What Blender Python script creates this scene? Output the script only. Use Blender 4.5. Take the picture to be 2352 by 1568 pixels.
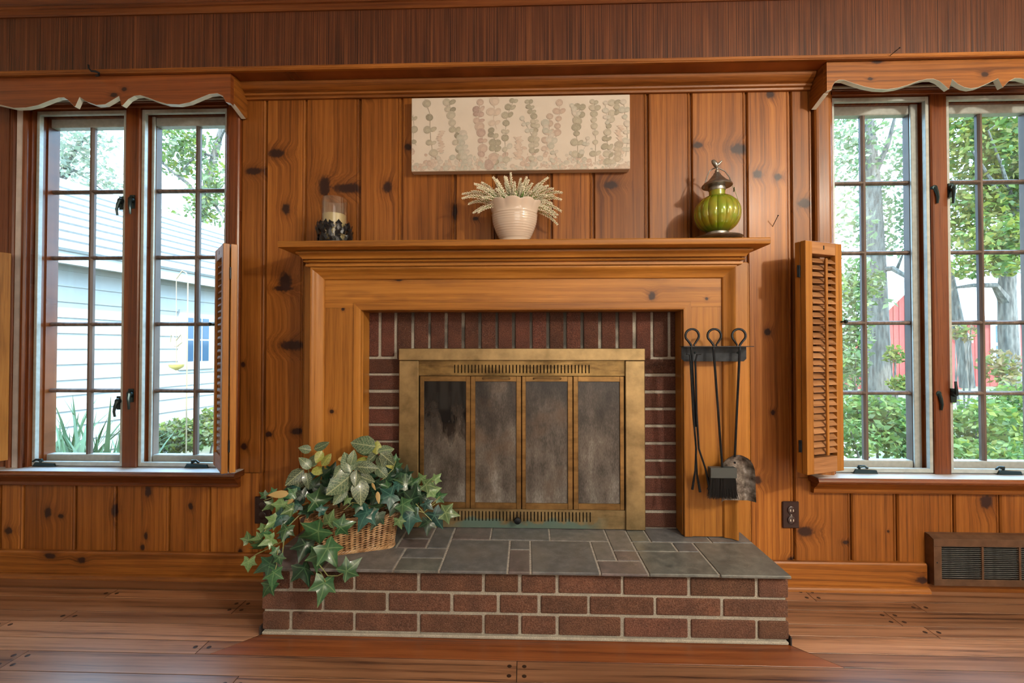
import bpy, bmesh, math, random
from mathutils import Vector, Matrix, Euler

for o in list(bpy.data.objects):
    bpy.data.objects.remove(o)
SC = bpy.context.scene
COL = SC.collection
PI = math.pi
rnd = random.Random(7)

# ---------------------------------------------------------------- camera
F_PX, CX, CY = 1045.0, 1176.0, 784.0            # focal length in pixels of a 2352 x 1568 frame
YAW, PITCH = math.radians(1.8), math.radians(0.85)
CAM = Vector((0.0, -1.85, 0.945))
cam_d = bpy.data.cameras.new('camera')
cam_d.sensor_width = 36.0
cam_d.lens = F_PX / 2352.0 * 36.0
cam_d.clip_start = 0.02
cam_d.clip_end = 200
cam = bpy.data.objects.new('camera', cam_d)
COL.objects.link(cam)
cam.location = CAM
cam.rotation_euler = (PI / 2 + PITCH, 0, YAW)
SC.camera = cam

# ---------------------------------------------------------------- world, sun, room lights, exposure
W = bpy.data.worlds.new('sky')
SC.world = W
W.use_nodes = True
bg = W.node_tree.nodes['Background']
bg.inputs[0].default_value = (0.45, 0.71, 1.0, 1)
bg.inputs[1].default_value = 12.0

def light(name, kind, loc, energy, color, rot=(0, 0, 0), **kw):
    d = bpy.data.lights.new(name, kind)
    d.energy = energy
    d.color = color
    for k, v in kw.items():
        setattr(d, k, v)
    o = bpy.data.objects.new(name, d)
    COL.objects.link(o)
    o.location = loc
    o.rotation_euler = rot
    return o

light('sun', 'SUN', (0, 0, 12), 9.0, (1.0, 0.95, 0.86), (math.radians(48), 0, math.radians(28)), angle=0.02)
# added fill light in front of the closed rear wall; no window there
light('rear_fill_light', 'AREA', (0.9, -4.42, 1.40), 24, (1.0, 0.96, 0.90), (math.radians(90), 0, 0),
      shape='RECTANGLE', size=1.8, size_y=1.5)
# ceiling lamp of the room, behind the photographer on the right
light('ceiling_lamp_light', 'POINT', (2.00, -2.50, 2.20), 178, (1.0, 0.90, 0.74), shadow_soft_size=0.07)
light('left_lamp_light', 'AREA', (-1.5, -3.1, 2.27), 4, (1.0, 0.88, 0.72), (0, 0, 0), shape='DISK', size=0.5)

SC.view_settings.view_transform = 'Standard'
SC.view_settings.look = 'None'
SC.view_settings.gamma = 1.0
SC.view_settings.use_curve_mapping = False
SC.view_settings.exposure = 0.0
SC.cycles.use_denoising = True
SC.cycles.max_bounces = 8
SC.cycles.transparent_max_bounces = 16
SC.cycles.sample_clamp_indirect = 6.0
SC.cycles.caustics_reflective = False
SC.cycles.caustics_refractive = False

# ---------------------------------------------------------------- measuring: a photo pixel on a plane of known depth / height
def ray(px, py):
    d = Vector(((px - CX) / F_PX, 1.0, -(py - CY) / F_PX))
    c, s = math.cos(PITCH), math.sin(PITCH)
    d = Vector((d.x, c * d.y - s * d.z, s * d.y + c * d.z))
    c, s = math.cos(YAW), math.sin(YAW)
    return Vector((c * d.x - s * d.y, s * d.x + c * d.y, d.z))

def at(px, py, Y=0.0):
    d = ray(px, py)
    p = CAM + d * ((Y - CAM.y) / d.y)
    return p.x, p.z

def p3(px, py, Y=0.0):
    x, z = at(px, py, Y)
    return Vector((x, Y, z))

# ---------------------------------------------------------------- mesh helpers
WL = {}

def link(o, parent, wloc):
    COL.objects.link(o)
    WL[o.name] = Vector(wloc)
    if parent is not None:
        o.parent = parent
        o.location = Vector(wloc) - WL[parent.name]
    else:
        o.location = wloc
    return o

def tag(o, label=None, cat=None, group=None, kind=None):
    if label: o['label'] = label
    if cat: o['category'] = cat
    if group: o['group'] = group
    if kind: o['kind'] = kind
    return o

def empty(name, loc, label=None, cat=None, group=None, kind=None):
    o = bpy.data.objects.new(name, None)
    o.empty_display_size = 0.05
    link(o, None, loc)
    return tag(o, label, cat, group, kind)

class MB:
    def __init__(s):
        s.v, s.f, s.c = [], [], []

    def add(s, vs, fs, col=None):
        n = len(s.v)
        s.v += [tuple(p) for p in vs]
        s.f += [[i + n for i in f] for f in fs]
        if col is not None:
            s.c += [col] * len(vs)
        return s

    def box(s, x0, x1, y0, y1, z0, z1, b=0.0):
        if x0 > x1: x0, x1 = x1, x0
        if y0 > y1: y0, y1 = y1, y0
        if z0 > z1: z0, z1 = z1, z0
        b = min(b, 0.49 * min(x1 - x0, y1 - y0, z1 - z0))
        if b <= 0:
            vs = [(x, y, z) for z in (z0, z1) for y in (y0, y1) for x in (x0, x1)]
            return s.add(vs, [(0, 2, 3, 1), (4, 5, 7, 6), (0, 1, 5, 4), (2, 6, 7, 3), (0, 4, 6, 2), (1, 3, 7, 5)])
        vs, idx = [], {}
        X, Y, Z = (x0, x1), (y0, y1), (z0, z1)
        for i in (0, 1):
            for j in (0, 1):
                for k in (0, 1):
                    sx, sy, sz = b * (1 - 2 * i), b * (1 - 2 * j), b * (1 - 2 * k)
                    for a in range(3):
                        idx[i, j, k, a] = len(vs)
                        vs.append((X[i] + (0 if a == 0 else sx), Y[j] + (0 if a == 1 else sy), Z[k] + (0 if a == 2 else sz)))
        fs = []
        for i in (0, 1):
            fs.append([idx[i, 0, 0, 0], idx[i, 1, 0, 0], idx[i, 1, 1, 0], idx[i, 0, 1, 0]])
            fs.append([idx[0, i, 0, 1], idx[1, i, 0, 1], idx[1, i, 1, 1], idx[0, i, 1, 1]])
            fs.append([idx[0, 0, i, 2], idx[1, 0, i, 2], idx[1, 1, i, 2], idx[0, 1, i, 2]])
            for j in (0, 1):
                fs.append([idx[0, i, j, 1], idx[1, i, j, 1], idx[1, i, j, 2], idx[0, i, j, 2]])
                fs.append([idx[i, 0, j, 0], idx[i, 1, j, 0], idx[i, 1, j, 2], idx[i, 0, j, 2]])
                fs.append([idx[i, j, 0, 0], idx[i, j, 1, 0], idx[i, j, 1, 1], idx[i, j, 0, 1]])
                for k in (0, 1):
                    fs.append([idx[i, j, k, 0], idx[i, j, k, 1], idx[i, j, k, 2]])
        return s.add(vs, fs)

    def loft(s, A, B):
        """a solid between two polygons of the same vertex count"""
        n = len(A)
        fs = [list(range(n)), [n + i for i in range(n)]]
        fs += [[i, (i + 1) % n, n + (i + 1) % n, n + i] for i in range(n)]
        return s.add(list(A) + list(B), fs)

    def prism_x(s, prof, x0, x1):
        return s.loft([(x0, y, z) for y, z in prof], [(x1, y, z) for y, z in prof])

    def prism_y(s, prof, y0, y1):
        return s.loft([(x, y0, z) for x, z in prof], [(x, y1, z) for x, z in prof])

    def prism_z(s, prof, z0, z1):
        return s.loft([(x, y, z0) for x, y in prof], [(x, y, z1) for x, y in prof])

    def tube(s, pts, r, n=8, flat=1.0, cap=True, up=None):
        pts = [Vector(p) for p in pts]
        m = len(pts)
        rs = r if isinstance(r, (list, tuple)) else [r] * m
        t = [(pts[min(i + 1, m - 1)] - pts[max(i - 1, 0)]).normalized() for i in range(m)]
        u = Vector(up) if up else (Vector((0, 0, 1)) if abs(t[0].z) < 0.9 else Vector((1, 0, 0)))
        a = (u - t[0] * u.dot(t[0])).normalized()
        vs, fs = [], []
        for i in range(m):
            a = (a - t[i] * a.dot(t[i]))
            a = a.normalized() if a.length > 1e-6 else t[i].orthogonal().normalized()
            b = t[i].cross(a)
            for k in range(n):
                th = 2 * PI * (k + 0.5) / n
                vs.append(pts[i] + a * (math.cos(th) * rs[i]) + b * (math.sin(th) * rs[i] * flat))
        for i in range(m - 1):
            for k in range(n):
                k2 = (k + 1) % n
                fs.append([i * n + k, i * n + k2, (i + 1) * n + k2, (i + 1) * n + k])
        if cap:
            fs.append(list(range(n))[::-1])
            fs.append([(m - 1) * n + k for k in range(n)])
        return s.add(vs, fs)

    def lathe(s, prof, c, n=32, fn=None, sy=1.0, caps=True):
        vs, fs = [], []
        m = len(prof)
        for i, (r, z) in enumerate(prof):
            for k in range(n):
                th = 2 * PI * k / n
                rr, zz = (r, z) if fn is None else fn(th, r, z, i)
                vs.append((c[0] + rr * math.cos(th), c[1] + sy * rr * math.sin(th), c[2] + zz))
        for i in range(m - 1):
            for k in range(n):
                k2 = (k + 1) % n
                fs.append([i * n + k, i * n + k2, (i + 1) * n + k2, (i + 1) * n + k])
        if caps:
            fs.append(list(range(n))[::-1])
            fs.append([(m - 1) * n + k for k in range(n)])
        return s.add(vs, fs)

    def ball(s, c, r, n=6, m=4, q=None):
        """ellipsoid, r = (rx, ry, rz), optional rotation q"""
        r = r if isinstance(r, (tuple, list)) else (r, r, r)
        vs, fs = [Vector((0, 0, -r[2]))], []
        for i in range(1, m):
            ph = PI * i / m - PI / 2
            for k in range(n):
                th = 2 * PI * k / n
                vs.append(Vector((r[0] * math.cos(ph) * math.cos(th), r[1] * math.cos(ph) * math.sin(th), r[2] * math.sin(ph))))
        vs.append(Vector((0, 0, r[2])))
        for k in range(n):
            fs.append([0, 1 + (k + 1) % n, 1 + k])
            fs.append([len(vs) - 1, 1 + (m - 2) * n + k, 1 + (m - 2) * n + (k + 1) % n])
        for i in range(m - 2):
            for k in range(n):
                k2 = (k + 1) % n
                fs.append([1 + i * n + k, 1 + i * n + k2, 1 + (i + 1) * n + k2, 1 + (i + 1) * n + k])
        if q is not None:
            vs = [q @ v for v in vs]
        c = Vector(c)
        return s.add([v + c for v in vs], fs)

    def mesh(s, name, origin, smooth=False, normals=True):
        me = bpy.data.meshes.new(name)
        o = Vector(origin)
        me.from_pydata([tuple(Vector(p) - o) for p in s.v], [], s.f)
        if s.c:
            ca = me.color_attributes.new('Col', 'FLOAT_COLOR', 'POINT')
            flat = []
            for c in s.c:
                flat += [c[0], c[1], c[2], 1.0]
            ca.data.foreach_set('color', flat)
        if normals:
            bm = bmesh.new()
            bm.from_mesh(me)
            bmesh.ops.recalc_face_normals(bm, faces=bm.faces)
            bm.to_mesh(me)
            bm.free()
        if smooth:
            me.shade_smooth()
            me.set_sharp_from_angle(angle=0.75 if smooth is True else smooth)
        me.update()
        return me

    def base(s):
        xs, ys, zs = zip(*s.v)
        return Vector(((min(xs) + max(xs)) / 2, (min(ys) + max(ys)) / 2, min(zs)))

    def build(s, name, m, parent=None, smooth=False, label=None, cat=None, group=None, kind=None, normals=True, origin=None):
        o0 = s.base() if origin is None else Vector(origin)
        me = s.mesh(name, o0, smooth, normals)
        me.materials.append(m)
        o = bpy.data.objects.new(name, me)
        link(o, parent, o0)
        return tag(o, label, cat, group, kind)

def inst(name, me, wloc, parent=None, rot=None, scale=None):
    o = bpy.data.objects.new(name, me)
    link(o, parent, wloc)
    if rot is not None:
        o.rotation_mode = 'QUATERNION'
        o.rotation_quaternion = rot
    if scale is not None:
        o.scale = scale if isinstance(scale, (tuple, list)) else (scale,) * 3
    return o

# ---------------------------------------------------------------- material helpers
class NT:
    def __init__(s, name):
        s.m = bpy.data.materials.new(name)
        s.m.use_nodes = True
        s.t = s.m.node_tree
        s.n = s.t.nodes
        s.p = s.n['Principled BSDF']
        s.out = s.n['Material Output']

    def node(s, kind, **kw):
        n = s.n.new(kind)
        for k, v in kw.items():
            setattr(n, k, v)
        return n

    def put(s, sock, val):
        if isinstance(val, bpy.types.NodeSocket):
            s.t.links.new(val, sock)
        elif val is not None:
            if isinstance(val, (tuple, list)) and len(val) == 3 and sock.type == 'RGBA':
                val = tuple(val) + (1.0,)
            sock.default_value = val

    def math(s, op, a, b=None, c=None):
        n = s.node('ShaderNodeMath', operation=op)
        s.put(n.inputs[0], a)
        if b is not None: s.put(n.inputs[1], b)
        if c is not None: s.put(n.inputs[2], c)
        return n.outputs[0]

    def rng(s, v, a, b, c, d, smooth=False):
        n = s.node('ShaderNodeMapRange')
        if smooth: n.interpolation_type = 'SMOOTHSTEP'
        s.put(n.inputs['Value'], v)
        for k, q in zip(('From Min', 'From Max', 'To Min', 'To Max'), (a, b, c, d)):
            s.put(n.inputs[k], q)
        return n.outputs[0]

    def xyz(s, v):
        n = s.node('ShaderNodeSeparateXYZ')
        s.put(n.inputs[0], v)
        return n.outputs

    def vec(s, x, y, z):
        n = s.node('ShaderNodeCombineXYZ')
        for i, q in enumerate((x, y, z)):
            s.put(n.inputs[i], q)
        return n.outputs[0]

    def vm(s, op, a, b=None):
        n = s.node('ShaderNodeVectorMath', operation=op)
        s.put(n.inputs[0], a)
        if b is not None: s.put(n.inputs[1], b)
        return n.outputs['Value'] if op in ('LENGTH', 'DOT_PRODUCT') else n.outputs[0]

    def noise(s, v, scale=1.0, detail=2.0, rough=0.5, dist=0.0):
        n = s.node('ShaderNodeTexNoise')
        if v is not None: s.put(n.inputs['Vector'], v)
        n.inputs['Scale'].default_value = scale
        n.inputs['Detail'].default_value = detail
        n.inputs['Roughness'].default_value = rough
        n.inputs['Distortion'].default_value = dist
        return n.outputs[0]

    def voro(s, v, scale=1.0, feature='F1', rand=1.0):
        n = s.node('ShaderNodeTexVoronoi', feature=feature)
        if v is not None: s.put(n.inputs['Vector'], v)
        n.inputs['Scale'].default_value = scale
        n.inputs['Randomness'].default_value = rand
        return n.outputs

    def ramp(s, fac, stops, interp='LINEAR'):
        n = s.node('ShaderNodeValToRGB')
        s.put(n.inputs[0], fac)
        e = n.color_ramp.elements
        while len(e) < len(stops): e.new(0.5)
        n.color_ramp.interpolation = interp
        for el, (p, c) in zip(e, stops):
            el.position = p
            el.color = tuple(c) + ((1.0,) if len(c) == 3 else ())
        return n.outputs[0]

    def mix(s, fac, a, b, mode='MIX'):
        n = s.node('ShaderNodeMix', data_type='RGBA', blend_type=mode)
        s.put(n.inputs[0], fac)
        s.put(n.inputs[6], a)
        s.put(n.inputs[7], b)
        return n.outputs[2]

    def bump(s, h, strength=0.3, dist=0.002):
        n = s.node('ShaderNodeBump')
        n.inputs['Strength'].default_value = strength
        n.inputs['Distance'].default_value = dist
        s.put(n.inputs['Height'], h)
        s.t.links.new(n.outputs[0], s.p.inputs['Normal'])

    def set(s, **kw):
        for k, v in kw.items():
            s.put(s.p.inputs[k.replace('_', ' ')], v)
        return s.m

    @property
    def pos(s): return s.node('ShaderNodeNewGeometry').outputs['Position']
    @property
    def obj(s): return s.node('ShaderNodeTexCoord').outputs['Object']
    @property
    def orand(s): return s.node('ShaderNodeObjectInfo').outputs['Random']

def plain(name, col, rough=0.5, metal=0.0, var=0.0, **kw):
    m = NT(name)
    c = col
    if var:
        f = m.noise(m.obj, kw.pop('vscale', 60), 4)
        c = m.mix(m.rng(f, 0.3, 0.7, 0, 1), tuple(q * (1 - var) for q in col), tuple(min(1, q * (1 + var)) for q in col))
    m.set(Base_Color=c, Roughness=rough, Metallic=metal)
    for k, v in kw.items():
        m.set(**{k: v})
    return m.m

def wood(name, dark, mid, light_, axis='z', knots=(), rough=0.40, freq=80.0, coat=0.08, var=0.28, sharp=1.0, fib=1.0, coat_r=0.22, spec=0.32,
         streak=None):
    """grain along `axis`; knots = (across, along, r_across, r_along) in metres, world position"""
    m = NT(name)
    P = m.xyz(m.pos)
    u, w, v = {'z': (P[0], P[1], P[2]), 'x': (P[2], P[1], P[0]), 'f': (P[1], P[2], P[0]), 'y': (P[0], P[2], P[1])}[axis]
    r = m.orand
    r50 = m.math('MULTIPLY', r, 57.0)
    kmask, uw, kh = None, u, None
    for (ku, kv, ru, rv) in knots:
        du = m.math('DIVIDE', m.math('SUBTRACT', u, ku), ru)
        dv = m.math('DIVIDE', m.math('SUBTRACT', v, kv), rv)
        d = m.vm('LENGTH', m.vec(du, dv, 0.0))
        n1 = m.noise(m.vec(m.math('MULTIPLY', u, 90.0), m.math('MULTIPLY', v, 60.0), ku), 1.0, 2)
        d = m.math('ADD', d, m.rng(n1, 0.2, 0.8, -0.25, 0.25))
        k = m.rng(d, 0.60, 1.20, 1.0, 0.0, True)
        kmask = k if kmask is None else m.math('MAXIMUM', kmask, k)
        h = m.rng(d, 0.6, 3.4, 1.0, 0.0, True)
        kh = h if kh is None else m.math('MAXIMUM', kh, h)
        uw = m.math('ADD', uw, m.math('MULTIPLY', h, ru * 0.8))
    low = m.noise(m.vec(m.math('MULTIPLY', u, 5.0), m.math('ADD', w, r50), m.math('MULTIPLY', v, 1.1)), 1.0, 2)
    u2 = m.math('ADD', uw, m.math('MULTIPLY', low, 0.03))
    rings = m.noise(m.vec(m.math('MULTIPLY', u2, freq), m.math('ADD', m.math('MULTIPLY', w, 9.0), r50), m.math('MULTIPLY', v, 0.8)), 1.0, 3, 0.55)
    fibre = m.noise(m.vec(m.math('MULTIPLY', uw, 620.0), r50, m.math('MULTIPLY', v, 9.0)), 1.0, 2, 0.6)
    fac = m.math('ADD', m.math('MULTIPLY', rings, 1.0), m.math('MULTIPLY', m.math('SUBTRACT', fibre, 0.5), 0.6 * fib))
    s = 0.24 / sharp
    col = m.ramp(m.rng(fac, 0.5 - s, 0.5 + s, 0, 1), [(0.0, dark), (0.45, mid), (1.0, light_)])
    blot = m.noise(m.vec(m.math('MULTIPLY', u, 4.0), m.math('ADD', w, r50), m.math('MULTIPLY', v, 1.7)), 1.0, 3)
    col = m.mix(1.0, col, m.ramp(m.rng(blot, 0.3, 0.72, 0, 1), [(0, (0.70, 0.62, 0.56)), (1, (1.16, 1.10, 1.02))]), 'MULTIPLY')
    val = m.rng(r, 0, 1, 1 - var, 1 + var * 0.6)
    col = m.mix(1.0, col, m.vec(val, m.math('POWER', val, 1.15), m.math('POWER', val, 1.3)), 'MULTIPLY')
    if streak is not None:
        sm = m.noise(m.vec(m.math('MULTIPLY', u, 14.0), 3.3, m.math('MULTIPLY', v, 3.0)), 1.0, 3)
        col = m.mix(m.rng(sm, 0.60, 0.72, 0, 0.6), col, streak)
    if kmask is not None:
        col = m.mix(m.math('MULTIPLY', m.math('POWER', kh, 2.0), 0.55), col, m.mix(1.0, col, (0.42, 0.34, 0.32), 'MULTIPLY'))
        col = m.mix(m.math('MULTIPLY', kmask, 0.96), col, (0.022, 0.007, 0.006))
    m.set(Base_Color=col, Roughness=m.rng(fibre, 0.2, 0.8, rough - 0.06, rough + 0.1), Coat_Weight=coat, Coat_Roughness=coat_r, Specular_IOR_Level=spec)
    m.bump(fibre, 0.12, 0.0006)
    return m.m

# knotty pine, aged and varnished
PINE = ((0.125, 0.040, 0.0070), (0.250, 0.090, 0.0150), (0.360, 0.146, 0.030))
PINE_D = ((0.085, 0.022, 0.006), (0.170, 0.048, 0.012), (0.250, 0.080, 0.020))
PINE_L = ((0.220, 0.088, 0.014), (0.370, 0.160, 0.028), (0.470, 0.222, 0.046))

def atz(px, py, Z=0.0):
    d = ray(px, py)
    p = CAM + d * ((Z - CAM.z) / d.z)
    return p.x, p.y

def kn(lst, Y=0.0, swap=False):
    out = []
    for (px, py, rx, ry) in lst:
        x, z = at(px, py, Y)
        k = (Y - CAM.y) / F_PX
        out.append((z, x, ry * k, rx * k) if swap else (x, z, rx * k, ry * k))
    return out

# ---------------------------------------------------------------- shared materials
M = {}
M['pine_x'] = wood('pine_horizontal', *PINE, axis='x')
M['pine_z'] = wood('pine_vertical', *PINE, axis='z')
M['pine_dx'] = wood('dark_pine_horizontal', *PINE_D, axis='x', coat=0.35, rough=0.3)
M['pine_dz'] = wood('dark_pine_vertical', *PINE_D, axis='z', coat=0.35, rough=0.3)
M['mantel_x'] = wood('mantel_pine_horizontal', *PINE_L, axis='x', var=0.12, freq=60)
M['mantel_z'] = wood('mantel_pine_vertical', *PINE_L, axis='z', var=0.12, freq=60)
M['sill'] = wood('varnished_sill', *PINE_D, axis='x', coat=1.0, rough=0.22)
M['shutter_z'] = wood('shutter_pine_vertical', *PINE_L, axis='z', var=0.15, freq=60)
M['shutter_x'] = wood('shutter_pine_horizontal', (0.22, 0.105, 0.045), (0.36, 0.185, 0.085), (0.46, 0.26, 0.13), axis='x', var=0.15, freq=60)
M['sash'] = wood('weathered_sash', (0.07, 0.055, 0.05), (0.13, 0.10, 0.09), (0.20, 0.16, 0.14), axis='z', var=0.1, rough=0.5, coat=0.1)
M['alu'] = plain('pale_storm_frame', (0.38, 0.41, 0.39), 0.42, 0.15, var=0.12)
M['liner'] = plain('painted_jamb_liner', (0.55, 0.50, 0.48), 0.4, var=0.15, vscale=20)
M['silltop'] = plain('pale_sill_laminate', (0.60, 0.62, 0.64), 0.3)
M['iron'] = plain('blackened_iron', (0.022, 0.026, 0.032), 0.42, 0.75, var=0.4, vscale=40)
M['latch'] = plain('dark_bronze_latch', (0.030, 0.050, 0.055), 0.28, 0.85)
M['white'] = plain('white_ceiling_paint', (0.82, 0.80, 0.76), 0.8)
M['plaster'] = plain('cream_wall_paint', (0.72, 0.66, 0.56), 0.8)
M['dark'] = plain('dark_void', (0.010, 0.008, 0.007), 0.9)

# window glass: nearly clear, a little dusty, with a real mirror reflection
g = NT('window_glass')
tr = g.node('ShaderNodeBsdfTransparent')
tr.inputs[0].default_value = (0.96, 0.985, 0.975, 1)
gl = g.node('ShaderNodeBsdfGlossy')
gl.inputs['Roughness'].default_value = 0.02
fr = g.node('ShaderNodeLayerWeight')
fr.inputs[0].default_value = 0.5
mx = g.node('ShaderNodeMixShader')
g.put(mx.inputs[0], g.math('ADD', 0.035, g.math('MULTIPLY', g.math('POWER', fr.outputs['Facing'], 5.0), 0.8)))
g.t.links.new(tr.outputs[0], mx.inputs[1])
g.t.links.new(gl.outputs[0], mx.inputs[2])
df = g.node('ShaderNodeBsdfDiffuse')
df.inputs[0].default_value = (0.8, 0.85, 0.86, 1)
mx2 = g.node('ShaderNodeMixShader')
g.put(mx2.inputs[0], g.rng(g.noise(g.pos, 9.0, 4), 0.45, 0.8, 0.005, 0.05))
g.t.links.new(mx.outputs[0], mx2.inputs[1])
g.t.links.new(df.outputs[0], mx2.inputs[2])
g.t.links.new(mx2.outputs[0], g.out.inputs[0])
M['glass'] = g.m

# ---------------------------------------------------------------- room shell
XL, XR, YB, YF, ZC = -2.75, 2.75, 0.10, -4.5, 2.375
W1 = (-2.105, -1.235)      # openings of the two windows
W2 = (1.210, 2.080)
ZS, ZH = 0.445, 1.975      # sill and head height

def window_box(m, x0, x1, y0, y1, z0, z1, holes):
    """slab with rectangular holes (all of the same height), as boxes"""
    xs = x0
    for a, b, c, d in holes:
        m.box(xs, a, y0, y1, z0, z1)
        m.box(a, b, y0, y1, z0, c)
        m.box(a, b, y0, y1, d, z1)
        xs = b
    m.box(xs, x1, y0, y1, z0, z1)
    return m

wall_back = window_box(MB(), XL, XR, 0.021, YB, -0.6, ZC, [W1 + (ZS - 0.02, ZH), (-0.66, 0.62, 0.19, 1.11), W2 + (ZS - 0.02, ZH)]).build(
    'wall_back', M['pine_dz'], kind='structure')
MB().box(XL - 0.1, XL, YF, YB, -0.6, ZC).build('wall_left', M['plaster'], kind='structure')
MB().box(XR, XR + 0.1, YF, YB, -0.6, ZC).build('wall_right', M['plaster'], kind='structure')
MB().box(XL - 0.1, XR + 0.1, YF - 0.15, YF, -0.6, ZC).build('wall_rear', M['plaster'], kind='structure')
MB().box(XL - 0.1, XR + 0.1, YF - 0.15, YB + 0.35, ZC, ZC + 0.15).build('ceiling', M['white'], kind='structure')

# ---- floor: plank by plank where the photo shows it
OAK = ((0.075, 0.031, 0.016), (0.320, 0.165, 0.090), (0.43, 0.245, 0.150))
M['oak'] = wood('oak_plank', *OAK, axis='f', freq=52, rough=0.40, coat=1.0, coat_r=0.30, spec=0.5, var=0.42, sharp=1.25)
M['oak_rest'] = wood('oak_floor_far', *OAK, axis='f', freq=52, rough=0.40, coat=1.0, coat_r=0.30, spec=0.5)
M['oak_warm'] = wood('oak_border_plank', (0.105, 0.028, 0.008), (0.275, 0.082, 0.020), (0.36, 0.128, 0.036), axis='f', freq=52, rough=0.40, coat=1.0, coat_r=0.30, spec=0.5, var=0.15, sharp=1.25)
M['peg'] = plain('walnut_peg', (0.035, 0.018, 0.012), 0.4)
fl = MB()
fl.box(XL, XR, YF, YB, -0.12, -0.018)
fl.box(XL, XR, YF, -1.3, -0.018, 0.0)
floor = fl.build('floor', M['oak_rest'], kind='structure')
MB().box(XL, XR, -1.3, YB, -0.0179, -0.0009).build('seam_fill', plain('dark_floor_seam', (0.030, 0.014, 0.008), 0.7), floor)
ROWS = [0.02, -0.013, -0.100, -0.160, -0.247, -0.311, -0.396, -0.460, -0.548, -0.612, -0.700, -0.764, -0.852, -0.916, -1.004, -1.068, -1.156, -1.220, -1.300]
JX = {2: [(256, 1362), (2110, 1393)], 1: [(1864, 1370)], 3: [(544, 1397), (2055, 1423)], 4: [(155, 1416), (2142, 1453)], 5: [(-20, 1449)],
      6: [(463, 1487)], 7: [(29, 1516), (1187, 1537)], 8: [(548, 1553)]}
peg_me = MB().lathe([(0.0068, 0.0), (0.0068, 0.0007), (0.005, 0.001)], (0, 0, 0), 10).mesh('peg', (0, 0, 0))
peg_me.materials.append(M['peg'])

def plank(poly, pegs=(), mat='oak', z1=0.0):
    g_ = 0.0013
    cx = sum(p[0] for p in poly) / len(poly); cy = sum(p[1] for p in poly) / len(poly)
    q = [(x - math.copysign(g_, x - cx), y - math.copysign(g_, y - cy)) for x, y in poly]
    m_ = MB()
    c = 0.0004
    q2 = [(x - math.copysign(c, x - cx), y - math.copysign(c, y - cy)) for x, y in q]
    n = len(q)
    vs = [(x, y, -0.006) for x, y in q] + [(x, y, z1 - c) for x, y in q] + [(x, y, z1) for x, y in q2]
    fs = [list(range(n)), [2 * n + i for i in range(n)]]
    for L in (0, n):
        fs += [[L + i, L + (i + 1) % n, L + n + (i + 1) % n, L + n + i] for i in range(n)]
    m_.add(vs, fs)
    o = m_.build('plank', M[mat], floor)
    for x, y in pegs:
        inst('peg', peg_me, (x, y, z1 - 0.0001), o)
    return o

rf = random.Random(3)
for i in range(len(ROWS) - 1):
    ya, yb = ROWS[i], ROWS[i + 1]
    ym = (ya + yb) / 2
    cuts = sorted(atz(*p)[0] for p in JX.get(i, []))
    cuts = [c for c in cuts if -2.7 < c < 2.7]
    xs = [XL] + cuts + [XR]
    full = []
    for a, b in zip(xs, xs[1:]):          # boards no longer than about 1.7 m
        n = max(1, round((b - a) / 1.75)) if i >= 9 or i == 0 else 1
        if n > 1:
            st = [a] + [a + (b - a) * (k + rf.uniform(-.25, .25)) / n for k in range(1, n)] + [b]
        else:
            st = [a, b]
        full += list(zip(st, st[1:]))
    for a, b in full:
        two = abs(ya - yb) > 0.075
        pe = lambda x: [(x, ym + d) for d in ((0.02, -0.02) if two else (0.0,))]
        pegs = (pe(a + 0.022) if a > XL else []) + (pe(b - 0.022) if b < XR else [])
        if yb < -0.355 and ya > -0.4595:   # rows beside the mitred border in front of the hearth
            t0, t1 = max(0, -0.357 - ya), max(0, -0.357 - yb)
            if a < -0.9:
                e = min(b, -0.7)
                pl = ([(a, ya), (-0.875 - t0, ya)] + ([(-0.875, -0.357)] if ya > -0.357 else []) + [(-0.875 - t1, yb), (a, yb)]) if b > -0.9 else [(a, ya), (b, ya), (b, yb), (a, yb)]
                plank(pl, [p for p in pegs if p[0] < -1.0])
            if b > 0.9:
                s_ = max(a, 0.837)
                pl = ([(0.837 + t0, ya), (b, ya), (b, yb), (0.837 + t1, yb)] + ([(0.837, -0.357)] if ya > -0.357 else [])) if a < 0.837 else [(a, ya), (b, ya), (b, yb), (a, yb)]
                plank(pl, [p for p in pegs if p[0] > 1.0])
            continue
        if ya > -0.36:                     # hidden under the hearth in the middle
            if a < -0.86 < b: plank([(a, ya), (-0.86, ya), (-0.86, yb), (a, yb)], [p for p in pegs if p[0] < -0.9])
            if a < 0.82 < b: plank([(0.82, ya), (b, ya), (b, yb), (0.82, yb)], [p for p in pegs if p[0] > 0.86])
            if b <= -0.86 or a >= 0.82: plank([(a, ya), (b, ya), (b, yb), (a, yb)], pegs)
            continue
        plank([(a, ya), (b, ya), (b, yb), (a, yb)], pegs)
plank([(-0.875, -0.357), (0.837, -0.357), (0.940, -0.460), (-0.978, -0.460)], mat='oak_warm')

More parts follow.
